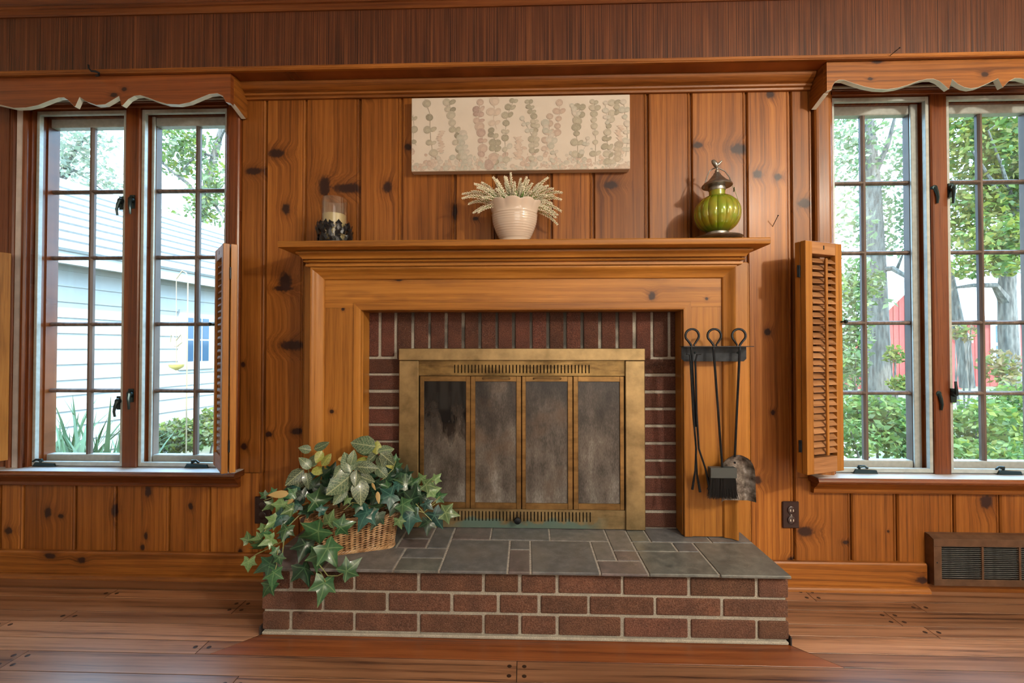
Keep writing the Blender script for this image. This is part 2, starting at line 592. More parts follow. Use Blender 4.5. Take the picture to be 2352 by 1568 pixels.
# ---- knotty pine boards of the back wall
KNOTS = kn([(583, 393, 21, 9), (634, 352, 20, 11), (655, 648, 16, 24), (650, 662, 24, 7), (672, 793, 34, 12), (617, 997, 9, 7), (683, 990, 17, 8), (657, 480, 10, 14), (558, 837, 6, 7), (560, 1025, 8, 8),
            (745, 428, 15, 26), (800, 432, 36, 12), (890, 430, 11, 14), (845, 223, 9, 6), (937, 338, 9, 9), (1403, 425, 17, 9), (1603, 333, 12, 8), (1697, 342, 22, 13),
            (1769, 217, 10, 10), (1740, 400, 12, 10), (1787, 407, 9, 9), (1848, 467, 16, 12), (1763, 762, 8, 9), (1775, 947, 5, 6), (1738, 1102, 12, 10),
            (1850, 1220, 18, 12), (1943, 1245, 8, 4), (1045, 485, 6, 18), (1092, 502, 7, 5), (2265, 1152, 14, 16), (2040, 1220, 3, 3), (1820, 1285, 12, 6),
            (20, 1218, 10, 9), (110, 1177, 9, 14), (140, 1185, 7, 5), (264, 1172, 9, 15), (340, 1128, 8, 15), (335, 1230, 5, 9), (328, 1257, 5, 7), (438, 1162, 6, 8), (552, 1266, 6, 6)])

def wall_board(x0, x1, z0, z1, kind='pine'):
    ks = [k for k in KNOTS if x0 - 0.01 < k[0] < x1 + 0.01 and z0 - 0.02 < k[1] < z1 + 0.02]
    pal = {'pine': PINE, 'dark': PINE_D}[kind]
    mat = wood('pine_board', *pal, axis='z', knots=ks) if ks else M['pine_z' if kind == 'pine' else 'pine_dz']
    # section: eased left edge, flat face, bead and sunk tongue on the right
    pr = [(x0, 0.02), (x0, 0.006), (x0 + 0.004, 0.0), (x1 - 0.022, 0.0), (x1 - 0.020, 0.003), (x1 - 0.0175, 0.003), (x1 - 0.0155, 0.0),
          (x1 - 0.0115, -0.0005), (x1 - 0.0085, 0.003), (x1 - 0.0075, 0.011), (x1 - 0.0005, 0.011), (x1 - 0.0005, 0.02)]
    return MB().prism_z(pr, z0, z1).build('board', mat, wall_back)

GR = [-1.0793, -0.9114, -0.6849, -0.5106, -0.2889, -0.1215, 0.1053, 0.2767, 0.4961, 0.6705, 0.8914, 1.0658]
ZT, ZB_ = 2.035, 0.09
for a, b in zip(GR, GR[1:]):
    wall_board(a, b, ZB_ if (b < -0.9 or a > 0.88) else 1.285, ZT)
wall_board(-1.187, GR[0], 0.43, ZT)
wall_board(GR[-1], 1.152, 0.43, ZT)
LG = [-2.75, -2.45, -2.2018, -2.1017, -1.8762, -1.7026, -1.4763, -1.305, GR[0]]
for a, b in zip(LG, LG[1:]):
    wall_board(a, b, ZB_, 0.432)
wall_board(-2.75, -2.45, 0.432, ZT)
wall_board(-2.45, -2.172, 0.432, ZT, 'dark')
RG = [GR[-1], 1.2882, 1.4643, 1.6825, 1.8578, 2.08, 2.25, 2.5, 2.75]
for a, b in zip(RG, RG[1:]):
    wall_board(a, b, ZB_, 0.432)
wall_board(2.14, 2.45, 0.432, ZT)
wall_board(2.45, 2.75, 0.432, ZT)

# ---- soffit over the wall: striated plywood face, trims, crown
m = NT('striated_plywood')
P = m.xyz(m.pos)
st = m.noise(m.vec(m.math('MULTIPLY', P[0], 230.0), 0.0, m.math('MULTIPLY', P[2], 1.3)), 1.0, 2, 0.65)
st2 = m.noise(m.vec(m.math('MULTIPLY', P[0], 34.0), 5.0, m.math('MULTIPLY', P[2], 3.0)), 1.0, 2)
col = m.ramp(m.rng(st, 0.28, 0.72, 0, 1), [(0, (0.010, 0.003, 0.002)), (0.4, (0.070, 0.020, 0.007)), (0.75, (0.130, 0.043, 0.014)), (1, (0.21, 0.085, 0.032))])
col = m.mix(1.0, col, m.ramp(m.rng(st2, 0.3, 0.7, 0, 1), [(0, (0.66, 0.6, 0.6)), (1, (1.15, 1.1, 1.05))]), 'MULTIPLY')
m.set(Base_Color=col, Roughness=0.42)
m.bump(st, 0.7, 0.003)
M['striated'] = m.m
soffit = MB().box(XL, XR, -0.11, 0.021, 2.031, ZC).build('trim_1', M['pine_dx'], kind='structure')
tag(soffit, 'boxed wooden soffit with a striated plywood face running above the windows')
xs = [XL, -1.78, -0.56, 0.66, 1.88, XR]
for a, b in zip(xs, xs[1:]):
    MB().box(a + 0.0004, b - 0.0004, -0.114, -0.1101, 2.045, 2.266).build('striated_panel', M['striated'], soffit)
MB().prism_x([(-0.1101, 2.0285), (-0.122, 2.0285), (-0.1235, 2.031), (-0.1215, 2.0325), (-0.1235, 2.0345), (-0.1235, 2.0385), (-0.1215, 2.040), (-0.1225, 2.042), (-0.1225, 2.0455), (-0.1101, 2.0465)],
             XL, XR).build('lower_trim', M['pine_x'], soffit)
cr = [(-0.1101, 2.262), (-0.120, 2.262), (-0.124, 2.266), (-0.124, 2.284), (-0.130, 2.287), (-0.131, 2.296), (-0.128, 2.300), (-0.137, 2.310), (-0.156, 2.328), (-0.166, 2.346), (-0.168, 2.352), (-0.172, 2.352), (-0.172, ZC), (-0.1101, ZC)]
MB().prism_x(cr, XL, XR).build('trim_2', wood('crown_pine', (0.07, 0.021, 0.007), (0.15, 0.047, 0.013), (0.23, 0.085, 0.024), axis='x', freq=60), smooth=0.5, kind='structure')
co = [(0.0, 1.990), (-0.012, 1.990), (-0.014, 1.994), (-0.014, 1.999), (-0.022, 2.002), (-0.024, 2.008), (-0.021, 2.012), (-0.030, 2.016), (-0.043, 2.024), (-0.050, 2.034), (-0.052, 2.040), (-0.050, 2.044), (0.0, 2.044)]
MB().prism_x([(y, z - 0.013) for y, z in co], -1.166, 1.134).build('trim_3', M['pine_x'], smooth=0.5, kind='structure')

# ---- baseboards and quarter-round
def baseboard(name, x0, x1, knots=()):
    mt = wood(name + '_pine', *PINE, axis='x', knots=knots, var=0.05)
    b = MB().prism_x([(0.02, 0.0), (-0.018, 0.0), (-0.018, 0.100), (-0.014, 0.106), (0.02, 0.106)], x0, x1).build(name, mt, kind='structure')
    q = [(-0.0181, 0.0)] + [(-0.0181 - 0.019 * math.cos(a), 0.019 * math.sin(a)) for a in [i * PI / 12 for i in range(7)]]
    MB().prism_x(q, x0, x1).build('quarter_round', M['pine_x'], b, smooth=0.6)
baseboard('baseboard_left', XL, -0.86, kn([(115, 1276, 16, 7), (187, 1286, 10, 8)], -0.018, True))
baseboard('baseboard_right', 0.84, 1.558, kn([(2118, 1332, 14, 8)], -0.018, True))
MB().prism_x([(0.02, 0.0), (-0.018, 0.0), (-0.018, 0.03), (0.02, 0.03)], 1.558, XR).build('baseboard_vent', M['pine_x'], kind='structure')

# ---------------------------------------------------------------- windows
def pane_mesh(w, h):
    me = MB().box(-w / 2, w / 2, -0.0015, 0.0015, 0, h).mesh('pane', (0, 0, 0))
    me.materials.append(M['glass'])
    return me

ROWZ = [0.484, 0.761, 1.050, 1.340, 1.630, 1.912]

def window(n, x0, x1, mids, mull, latches, cranks, label):
    root = empty('window_%d' % n, ((x0 + x1) / 2, 0.05, ZS), label, kind='structure')
    yi, yo = -0.002, 0.0995
    # jamb lining, head, sub-sill
    for nm, b in (('jamb', (x0, x0 + 0.016)), ('jamb', (x1 - 0.016, x1))):
        MB().box(b[0], b[1], yi, yo, ZS, ZH, 0.001).build(nm, M['pine_dz'], root)
    MB().box(x0, x1, yi, yo, ZH - 0.016, ZH, 0.001).build('head', M['pine_dx'], root)
    MB().box(x0, x1, 0.045, yo, ZS - 0.02, ZS, 0.001).build('sub_sill', M['pine_dx'], root)
    # stepped stops around each light
    MB().box(mull - 0.032, mull + 0.032, 0.004, 0.0995, ZS, ZH, 0.004).build('mullion', M['pine_dz'], root)
    for s_, (a, b) in enumerate(((x0 + 0.016, mull - 0.030), (mull + 0.030, x1 - 0.016))):
        st = MB()
        for (w, y0_, y1_) in ((0.008, 0.030, 0.099), (0.014, 0.050, 0.099)):
            st.box(a, a + w, y0_, y1_, ZS, ZH - 0.016); st.box(b - w, b, y0_, y1_, ZS, ZH - 0.016)
            st.box(a, b, y0_, y1_, ZH - 0.016 - w, ZH - 0.0161); st.box(a, b, y0_, y1_, ZS, ZS + w)
        st.build('stop_moulding', M['pine_dz'], root)
        # aluminium storm / screen frame
        e = 0.003
        sf = MB().box(a + e, a + e + 0.013, 0.012, 0.029, ZS + 0.006, ZH - 0.02, 0.001).box(b - e - 0.013, b - e, 0.012, 0.029, ZS + 0.006, ZH - 0.02, 0.001)
        sf.box(a + e, b - e, 0.0125, 0.0285, ZS + 0.006, ZS + 0.022, 0.001).box(a + e, b - e, 0.0125, 0.0285, ZH - 0.036, ZH - 0.02, 0.001)
        sf.build('storm_frame', M['alu'], root)
        # casement sash with 2 x 5 panes
        c = mids[s_]
        gx0, gx1 = c - 0.180, c + 0.180
        sash = empty('casement_sash', (c, 0.08, ROWZ[0] - 0.035))
        sash.parent = root; sash.location = WL[sash.name] - WL[root.name]
        for xa, xb in ((max(gx0 - 0.03, a + 0.003), gx0 + 0.002), (gx1 - 0.002, min(gx1 + 0.03, b - 0.003))):
            MB().box(xa, xb, 0.062, 0.098, ROWZ[0] - 0.03, ROWZ[-1] + 0.035, 0.003).build('stile', M['sash'], sash)
            xc = xa if xa < c - 0.1 else xb
            MB().box(xa - 0.0005, xb + 0.0005, 0.052, 0.0615, ROWZ[0] - 0.03, ROWZ[-1] + 0.035, 0.002).build('stile_facing', M['alu'], sash)
        MB().box(gx0, gx1, 0.062, 0.098, ROWZ[0] - 0.032, ROWZ[0] + 0.003, 0.003).build('rail', M['alu'], sash)
        MB().box(gx0, gx1, 0.062, 0.098, ROWZ[-1] - 0.003, ROWZ[-1] + 0.035, 0.003).build('rail', M['alu'], sash)
        MB().prism_z([(c - 0.0095, 0.085), (c - 0.0095, 0.074), (c - 0.004, 0.066), (c + 0.004, 0.066), (c + 0.0095, 0.074), (c + 0.0095, 0.085)], ROWZ[0], ROWZ[-1]).build('muntin', M['sash'], sash)
        for z in ROWZ[1:-1]:
            MB().prism_x([(0.0845, z - 0.0085), (0.0745, z - 0.0085), (0.0665, z - 0.0035), (0.0665, z + 0.0035), (0.0745, z + 0.0085), (0.0845, z + 0.0085)], gx0, gx1).build('muntin', M['sash'], sash)
        for k in range(5):
            h = ROWZ[k + 1] - ROWZ[k]
            me = pane_mesh(0.178, h)
            for xm in (c - 0.091, c + 0.091):
                inst('pane', me, (xm, 0.090, ROWZ[k]), sash)
    # casings, stool and apron
    return root

def latch(root, px, py, Y, side, dirn=-1):
    """cam handle on its plate; the lever hangs down (dirn -1) or stands up"""
    x, z = at(px, py, Y)
    h = MB().prism_y([(x - 0.010, z - 0.028), (x + 0.010, z - 0.028), (x + 0.012, z), (x + 0.010, z + 0.028), (x - 0.010, z + 0.028), (x - 0.012, z)], Y, Y + 0.006).build('latch_plate', M['latch'], root)
    MB().lathe([(0.012, 0), (0.013, 0.004), (0.010, 0.010), (0.0, 0.012)], (0, 0, 0), 12).build('latch_hub', M['latch'], h, smooth=True, origin=(0, 0, 0))
    hub = h.children[0]
    hub.rotation_euler = (PI / 2, 0, 0)
    hub.location = Vector((x, Y, z + 0.008)) - WL[h.name]
    MB().tube([(x, Y - 0.008, z + 0.008), (x + 0.003 * side, Y - 0.014, z + 0.012 * dirn), (x + 0.006 * side, Y - 0.016, z + 0.034 * dirn), (x + 0.005 * side, Y - 0.013, z + 0.056 * dirn)],
              [0.008, 0.0065, 0.005, 0.0042], 8).build('latch_lever', M['latch'], h, smooth=True)

def crank(root, px0, px1, py, side):
    Y = 0.018
    x0, z0 = at(px0, py, Y); x1, _ = at(px1, py, Y)
    z = ZS
    b = MB().prism_y([(x0, z), (x1, z), (x1 - 0.006, z + 0.016), (x0 + 0.012, z + 0.020)], Y - 0.012, Y + 0.014).build('crank_housing', M['latch'], root)
    xc = x0 + 0.3 * (x1 - x0)
    MB().tube([(xc, Y, z + 0.017), (xc, Y - 0.004, z + 0.029), (xc + 0.018 * side, Y - 0.007, z + 0.031), (xc + 0.030 * side, Y - 0.008, z + 0.023)], [0.008, 0.007, 0.0045, 0.004], 8).build('crank_arm', M['latch'], b, smooth=True)

w1 = window(1, W1[0], W1[1], (-1.900, -1.427), -1.659, None, None, 'pair of tall multi-pane casement windows left of the fireplace')
w2 = window(2, W2[0], W2[1], (1.398, 1.868), 1.646, None, None, 'pair of tall multi-pane casement windows right of the fireplace')
for px, py, d in ((303, 463, -1), (300, 908, -1)):
    latch(w1, px, py, 0.0, 1, d)
for px, py, d in ((279, 466, -1), (273, 925, -1)):
    latch(w1, px, py, 0.012, -1, d)
for px, py, d in ((2143, 437, -1), (2152, 908, -1)):
    latch(w2, px, py, 0.012, 1, d)
for px, py, d in ((2185, 437, -1), (2191, 908, 1)):
    latch(w2, px, py, 0.0, -1, d)
crank(w1, 80, 133, 1074, -1); crank(w1, 427, 482, 1076, 1)
crank(w2, 1955, 2012, 1086, 1); crank(w2, 2284, 2342, 1094, -1)

def casing(root, x0, x1, z0=ZS, z1=2.03, dark=False):
    m_ = M['pine_dz' if dark else 'pine_z']
    MB().prism_z([(x0, 0.02), (x0, -0.006), (x0 + 0.005, -0.012), (x0 + 0.012, -0.014), (x1 - 0.014, -0.018), (x1 - 0.005, -0.017), (x1, -0.012), (x1, 0.02)], z0, z1).build('casing', m_, root)
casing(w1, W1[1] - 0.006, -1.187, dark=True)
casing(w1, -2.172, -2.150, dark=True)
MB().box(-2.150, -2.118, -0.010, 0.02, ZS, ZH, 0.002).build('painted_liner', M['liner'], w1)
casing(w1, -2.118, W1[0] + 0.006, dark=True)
casing(w2, 1.152, W2[0] + 0.004)
casing(w2, W2[1] - 0.004, 2.14)
for w, a, b in ((w1, W1[0], W1[1]), (w2, W2[0], W2[1])):
    MB().box(a - 0.005, b + 0.005, -0.012, 0.02, ZH - 0.004, 2.03, 0.003).build('head_casing', M['pine_dx'], w)
    MB().box(a - 0.005, b + 0.005, -0.020, -0.0121, ZH + 0.002, ZH + 0.012, 0.002).build('head_bead', M['alu'], w)

def stool(root, x0, x1, mx_, ax0, ax1):
    MB().prism_x([(0.045, ZS - 0.022), (-0.058, ZS - 0.022), (-0.064, ZS - 0.018), (-0.068, ZS - 0.011), (-0.066, ZS - 0.004), (-0.060, ZS), (0.045, ZS)], x0, x1).build('window_sill', M['sill'], root, smooth=0.5)
    MB().box(x0 + 0.004, x1 - 0.004, -0.058, 0.045, ZS + 0.0002, ZS + 0.0022, 0.0008).build('sill_top', M['silltop'], root)
    ap = [(0.0, 0.376), (-0.016, 0.376), (-0.019, 0.380), (-0.020, 0.392), (-0.027, 0.402), (-0.040, 0.412), (-0.046, 0.4225), (0.0, 0.4225)]
    MB().prism_x(ap, ax0, ax1).build('sill_apron', mx_, root, smooth=0.5)
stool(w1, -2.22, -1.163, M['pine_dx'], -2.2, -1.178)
stool(w2, 1.118, 2.22, M['pine_x'], 1.128, 2.2)

# ---------------------------------------------------------------- scalloped valances over the windows
M['edge'] = plain('edge_glare_tint', (0.62, 0.64, 0.58), 0.35, var=0.12, vscale=25)  # daylight glare on the valances' varnished lower edges, put in as pale colour
def valance(pts_px, x_end, x_side, label, mt, side_sign):
    """front board cut to a scalloped outline, plus the side return at the end nearest the fireplace"""
    Yv = -0.105
    low = [at(px, py, Yv) for px, py in pts_px]
    low.sort()
    poly = [(low[0][0], 2.030)] + low + [(low[-1][0], 2.030)]
    root = empty('window_valance', ((poly[0][0] + poly[-1][0]) / 2, Yv, 1.93), label, 'valance')
    n = len(low)
    m_ = MB()
    y0, y1 = Yv, Yv + 0.020
    vs, fs = [], []
    for x, z in low:
        vs += [(x, y0, z), (x, y0, 2.030), (x, y1, z), (x, y1, 2.030)]
    for i in range(n - 1):
        a, b = 4 * i, 4 * i + 4
        fs += [[a, b, b + 1, a + 1], [a + 2, a + 3, b + 3, b + 2], [a, a + 2, b + 2, b], [a + 1, b + 1, b + 3, a + 3]]
    fs += [[0, 1, 3, 2], [4 * n - 4, 4 * n - 2, 4 * n - 1, 4 * n - 3]]
    m_.add(vs, fs)
    m_.build('front_board', mt, root)
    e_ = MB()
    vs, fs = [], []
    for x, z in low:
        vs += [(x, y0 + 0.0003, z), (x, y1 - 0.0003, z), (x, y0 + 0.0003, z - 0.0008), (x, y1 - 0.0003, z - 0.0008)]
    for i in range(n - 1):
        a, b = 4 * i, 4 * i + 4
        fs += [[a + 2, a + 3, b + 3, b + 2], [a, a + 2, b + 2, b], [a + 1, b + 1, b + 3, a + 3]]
    e_.add(vs, fs).build('edge_glare_strip', M['edge'], root, normals=False)
    zs = 1.915
    xa, xb = sorted((x_side, x_side - side_sign * 0.019))
    MB().prism_x([(y1, 2.030), (y1, zs + 0.004), (-0.05, zs - 0.006), (-0.012, zs - 0.018), (-0.001, zs - 0.012), (-0.001, 2.030)], xa, xb).build('side_return', M['pine_x'], root)
    MB().prism_x([(y1, zs + 0.004), (-0.05, zs - 0.006), (-0.012, zs - 0.018), (-0.012, zs - 0.0188), (-0.05, zs - 0.0068), (y1, zs + 0.0032)], xa + 0.0005, xb - 0.0005).build('edge_glare_strip', M['edge'], root)
    return root

vl = [(u / 2.529, v / 2.529) for u, v in [(0, 608), (80, 626), (150, 624), (220, 610), (290, 582), (340, 566), (372, 565), (398, 582), (432, 618), (436, 618), (462, 562), (500, 588), (560, 609), (610, 605), (650, 582), (692, 556),
      (706, 612), (711, 612), (745, 575), (780, 556), (815, 552), (860, 566), (910, 586), (970, 603), (1040, 606), (1100, 594), (1160, 568), (1215, 546), (1262, 541), (1295, 556), (1312, 592), (1338, 598)]]
vl = [(-90, 225), (-40, 232)] + vl
vr = [(1560 + u / 2.97, 120 + v / 2.97) for u, v in [(1008, 262), (1040, 254), (1048, 225), (1064, 200), (1090, 187), (1125, 188), (1190, 210), (1260, 232), (1340, 248), (1420, 251), (1490, 242), (1560, 222), (1630, 195), (1690, 181),
      (1735, 180), (1775, 195), (1808, 222), (1838, 248), (1842, 248), (1862, 182), (1900, 214), (1945, 237), (1990, 246), (2040, 238), (2100, 213), (2176, 177), (2206, 236), (2210, 236), (2250, 195), (2290, 175), (2330, 176), (2380, 190), (2450, 220), (2520, 238), (2600, 240)]]
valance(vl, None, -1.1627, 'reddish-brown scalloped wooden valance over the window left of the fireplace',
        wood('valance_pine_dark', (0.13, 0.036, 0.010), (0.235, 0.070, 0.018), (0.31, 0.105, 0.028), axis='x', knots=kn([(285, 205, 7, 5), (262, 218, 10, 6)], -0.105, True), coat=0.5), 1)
valance(vr, None, 1.137, 'honey-coloured scalloped wooden valance over the window right of the fireplace',
        wood('valance_pine', *PINE, axis='x', knots=kn([(1999, 181, 6, 4), (2262, 171, 9, 6), (2015, 142, 14, 4)], -0.105, True), coat=0.5), -1)

# ---------------------------------------------------------------- fireplace: brick surround
def brick_mat(name, dark, mid, light_, soot=0.0):
    m = NT(name)
    n1 = m.noise(m.pos, 260.0, 5, 0.65)
    n2 = m.noise(m.pos, 18.0, 3)
    col = m.ramp(m.rng(n1, 0.3, 0.72, 0, 1), [(0, dark), (0.5, mid), (1, light_)])
    col = m.mix(1.0, col, m.ramp(m.rng(n2, 0.3, 0.7, 0, 1), [(0, (0.72, 0.72, 0.74)), (1, (1.15, 1.1, 1.05))]), 'MULTIPLY')
    v = m.rng(m.orand, 0, 1, 0.78, 1.18)
    col = m.mix(1.0, col, m.vec(v, m.math('MULTIPLY', v, m.rng(m.orand, 0, 1, 1.08, 0.95)), v), 'MULTIPLY')
    sp = m.noise(m.pos, 420.0, 1)
    col = m.mix(m.rng(sp, 0.70, 0.76, 0, 0.55), col, (0.55, 0.48, 0.42))
    m.set(Base_Color=col, Roughness=0.92)
    m.bump(n1, 1.0, 0.010)
    return m.m
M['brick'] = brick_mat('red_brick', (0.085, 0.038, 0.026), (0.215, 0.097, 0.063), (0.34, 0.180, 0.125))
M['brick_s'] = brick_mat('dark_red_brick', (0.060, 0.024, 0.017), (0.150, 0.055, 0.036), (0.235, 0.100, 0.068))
def mortar_mat(name, soot):
    m = NT(name)
    n1 = m.noise(m.pos, 300.0, 4, 0.6)
    n2 = m.noise(m.pos, 25.0, 3)
    col = m.ramp(m.rng(n1, 0.3, 0.7, 0, 1), [(0, (0.30, 0.28, 0.235)), (1, (0.54, 0.51, 0.44))])
    col = m.mix(m.rng(n2, 0.4, 0.7, 0, 0.35), col, (0.20, 0.19, 0.17))
    if soot:      # smoke stains on the joints above the fire screen
        P = m.xyz(m.pos)
        a = m.rng(P[2], 0.90, 0.96, 0, 1)
        dx = m.math('ABSOLUTE', m.math('SUBTRACT', P[0], -0.01))
        b = m.rng(m.math('ADD', dx, m.rng(m.noise(m.pos, 9.0, 2), 0.3, 0.7, -0.16, 0.16)), 0.30, 0.50, 1, 0)
        col = m.mix(m.math('MULTIPLY', m.math('MULTIPLY', a, b), 0.88), col, (0.030, 0.027, 0.025))
    m.set(Base_Color=col, Roughness=0.95)
    m.bump(n1, 0.8, 0.004)
    return m.m
M['mortar'] = mortar_mat('lime_mortar', False)
M['mortar_s'] = mortar_mat('sooty_mortar', True)

sur = empty('brick_surround', (-0.02, 0.03, 0.226), 'dark red brick facing around the brass fireplace doors, soldier course on top', 'brick surround')
MB().box(-0.66, 0.62, 0.085, 0.0995, 0.19, 1.11).build('firebox_back', M['dark'], sur)
MB().box(-0.66, -0.40, 0.007, 0.084, 0.20, 0.925).box(0.36, 0.62, 0.007, 0.084, 0.20, 0.925).box(-0.66, 0.62, 0.007, 0.084, 0.925, 1.11).build('mortar_bed', M['mortar_s'], sur)
rb = random.Random(11)
def brick(root, x0, x1, y0, y1, z0, z1, mat):
    b = 0.003
    j = lambda: rb.uniform(-0.0012, 0.0012)
    return MB().box(x0 + j(), x1 + j(), y0 + rb.uniform(-0.001, 0.0015), y1, z0 + j(), z1 + j(), b).build('brick', mat, root)
SX = [-0.670, -0.6021, -0.5353, -0.4651, -0.3969, -0.3271, -0.2574, -0.1896, -0.1203, -0.0510, 0.0196, 0.0887, 0.1583, 0.2271, 0.2986, 0.3676, 0.4371, 0.507, 0.5761, 0.645]
for a, b in zip(SX, SX[1:]):
    lo = 0.911 if (b < -0.50 or a > 0.46) else 0.9
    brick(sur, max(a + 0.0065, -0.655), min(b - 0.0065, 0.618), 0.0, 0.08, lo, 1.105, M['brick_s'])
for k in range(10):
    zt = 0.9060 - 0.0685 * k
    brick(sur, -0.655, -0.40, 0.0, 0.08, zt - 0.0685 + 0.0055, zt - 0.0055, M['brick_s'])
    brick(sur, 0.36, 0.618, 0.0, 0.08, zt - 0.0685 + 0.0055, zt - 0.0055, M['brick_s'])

# ---------------------------------------------------------------- wooden mantelpiece
mt_ = empty('mantelpiece', (-0.02, -0.05, 0.226), 'honey pine mantelpiece with a deep moulded shelf around the fireplace', 'mantelpiece')
XO0, XO1 = -0.900, 0.872         # outer flats
CV0, CV1 = -0.792, 0.748         # inner line of the big cove
IN0, IN1 = -0.648, 0.6025        # inner opening
ZI, ZCV = 1.094, 1.214           # inner head, inner line of the cove head
ZB2 = 0.229
def u_frame(prof, x0, x1, zt, zb, names, mats, smooth=False):
    """three mitred pieces; prof = (outward offset, y)"""
    A = [(x0 - o, y, zb) for o, y in prof]; B = [(x0 - o, y, zt + o) for o, y in prof]
    C = [(x1 + o, y, zt + o) for o, y in prof]; D = [(x1 + o, y, zb) for o, y in prof]
    MB().loft(A, B).build(names, mats[0], mt_, smooth=smooth)
    MB().loft(B, C).build(names, mats[1], mt_, smooth=smooth)
    MB().loft(C, D).build(names, mats[0], mt_, smooth=smooth)
u_frame([(0, -0.088), (0.0, -0.0885), (0.006, -0.0895), (0.028, -0.0895), (0.0295, -0.086), (0.0295, -0.002), (-0.004, -0.002), (-0.004, -0.070), (-0.001, -0.074)],
        IN0, IN1, ZI, ZB2, 'inner_trim', (M['mantel_z'], M['mantel_x']))
mh = wood('frieze_pine', *PINE_L, axis='x', knots=kn([(915, 641, 11, 5), (1497, 680, 8, 10), (1623, 686, 4, 4)], -0.085, True), var=0.05, freq=60, streak=(0.16, 0.062, 0.018))
MB().box(CV0 - 0.02, CV1 + 0.02, -0.0850, -0.004, 1.104, ZCV + 0.02).build('frieze_board', mh, mt_)
ml = wood('leg_pine', *PINE_L, axis='z', knots=kn([(762, 945, 5, 5), (788, 710, 4, 4)], -0.085), var=0.05, freq=60)
mr = wood('leg_pine_streaked', *PINE_L, axis='z', var=0.05, freq=60, streak=(0.20, 0.105, 0.040))
MB().box(CV0 - 0.02, IN0 - 0.028, -0.0845, -0.004, ZB2, 1.1035).build('leg_board', ml, mt_)
MB().box(IN1 + 0.028, CV1 + 0.02, -0.0845, -0.004, ZB2, 1.1035).build('leg_board', mr, mt_)
cove = [(0, -0.083), (0, -0.090), (0.003, -0.094), (0.010, -0.0965), (0.020, -0.1005), (0.029, -0.108), (0.035, -0.1165), (0.040, -0.119), (0.0435, -0.119), (0.045, -0.115), (0.045, -0.03), (0, -0.03)]
u_frame(cove, CV0, CV1, ZCV, ZB2, 'cove_moulding', (M['mantel_z'], M['mantel_x']), smooth=0.5)
for a, b in ((XO0, CV0 - 0.03), (CV1 + 0.03, XO1)):
    MB().box(a, b, -0.036, -0.002, 0.03, 1.285, 0.003).build('back_band', M['mantel_z'], mt_)
    q = 0.014
    x_ = a if a < 0 else b
    MB().box(x_ - (q if a < 0 else 0.0), x_ + (0 if a < 0 else q), -0.018, -0.002, 0.03, 1.285, 0.003).build('edge_bead', M['mantel_z'], mt_)
# bed mould and shelf
bed = [(0.0, 1.2595), (-0.120, 1.2595), (-0.124, 1.262), (-0.124, 1.270), (-0.115, 1.2715), (-0.115, 1.2750), (-0.128, 1.2765), (-0.131, 1.2795), (-0.128, 1.2825), (-0.116, 1.2840), (-0.116, 1.2870), (-0.133, 1.2885), (-0.136, 1.294), (-0.143, 1.302), (-0.150, 1.307), (-0.150, 1.3120), (-0.136, 1.3130), (-0.136, 1.3175), (0.0, 1.3175)]
def returned(prof, xa, xb, y_ref):
    """moulding run with mitred returns: the end profile steps in as the front steps back"""
    A = [(xa - (-y + y_ref), y, z) for y, z in prof]
    B = [(xb + (-y + y_ref), y, z) for y, z in prof]
    m_ = MB()
    m_.loft(A, B)
    for P_, s_ in ((A, -1), (B, 1)):
        W_ = [(p[0], -0.001, p[2]) for p in P_]
        m_.loft(P_, W_)
    return m_
returned(bed, -0.850, 0.809, -0.122).build('bed_moulding', M['mantel_x'], mt_, smooth=0.5, normals=False)
MB().prism_x([(-0.001, 1.318), (-0.194, 1.318), (-0.199, 1.320), (-0.201, 1.325), (-0.201, 1.338), (-0.198, 1.342), (-0.001, 1.342)], -0.919, 0.8735).build('shelf', M['mantel_x'], mt_, smooth=0.5)

# ---------------------------------------------------------------- brass fireplace doors
def brass_mat(name, col, rough, stain=0.0, verd=False):
    m = NT(name)
    P = m.xyz(m.pos)
    br = m.noise(m.vec(m.math('MULTIPLY', P[0], 12.0), P[1], m.math('MULTIPLY', P[2], 700.0)), 1.0, 2)
    n2 = m.noise(m.pos, 14.0, 4, 0.6)
    c = m.mix(m.rng(n2, 0.35, 0.7, 0, 1), tuple(q * 1.15 for q in col), tuple(q * 0.62 for q in col))
    r = m.rng(br, 0.2, 0.8, rough - 0.06, rough + 0.1)
    if stain:
        n3 = m.noise(m.vec(m.math('MULTIPLY', P[0], 5.0), 1.0, m.math('MULTIPLY', P[2], 22.0)), 1.0, 4, 0.7)
        c = m.mix(m.rng(n3, 0.48, 0.62, 0, stain), c, (0.05, 0.026, 0.010))
    if verd:
        n4 = m.noise(m.pos, 22.0, 4)
        zz = m.rng(m.math('ADD', P[2], m.rng(n4, 0.3, 0.7, -0.02, 0.02)), 0.252, 0.268, 1, 0)
        xx = m.rng(m.math('ABSOLUTE', m.math('ADD', P[0], 0.01)), 0.24, 0.34, 1, 0)
        k = m.math('MULTIPLY', m.math('MULTIPLY', zz, xx), 0.85)
        c = m.mix(k, c, (0.07, 0.15, 0.14))
        m.put(m.p.inputs['Metallic'], m.rng(k, 0, 1, 0.9, 0.1))
        m.set(Base_Color=c, Roughness=r)
    else:
        m.set(Base_Color=c, Roughness=r, Metallic=0.88)
    m.bump(br, 0.08, 0.0008)
    return m.m
M['brass'] = brass_mat('antique_brass', (0.37, 0.265, 0.130), 0.44)
M['brass_d'] = brass_mat('scratched_antique_brass', (0.29, 0.19, 0.075), 0.44, 0.6)
M['brass_v'] = brass_mat('verdigris_brass', (0.33, 0.24, 0.12), 0.45, 0.3, True)
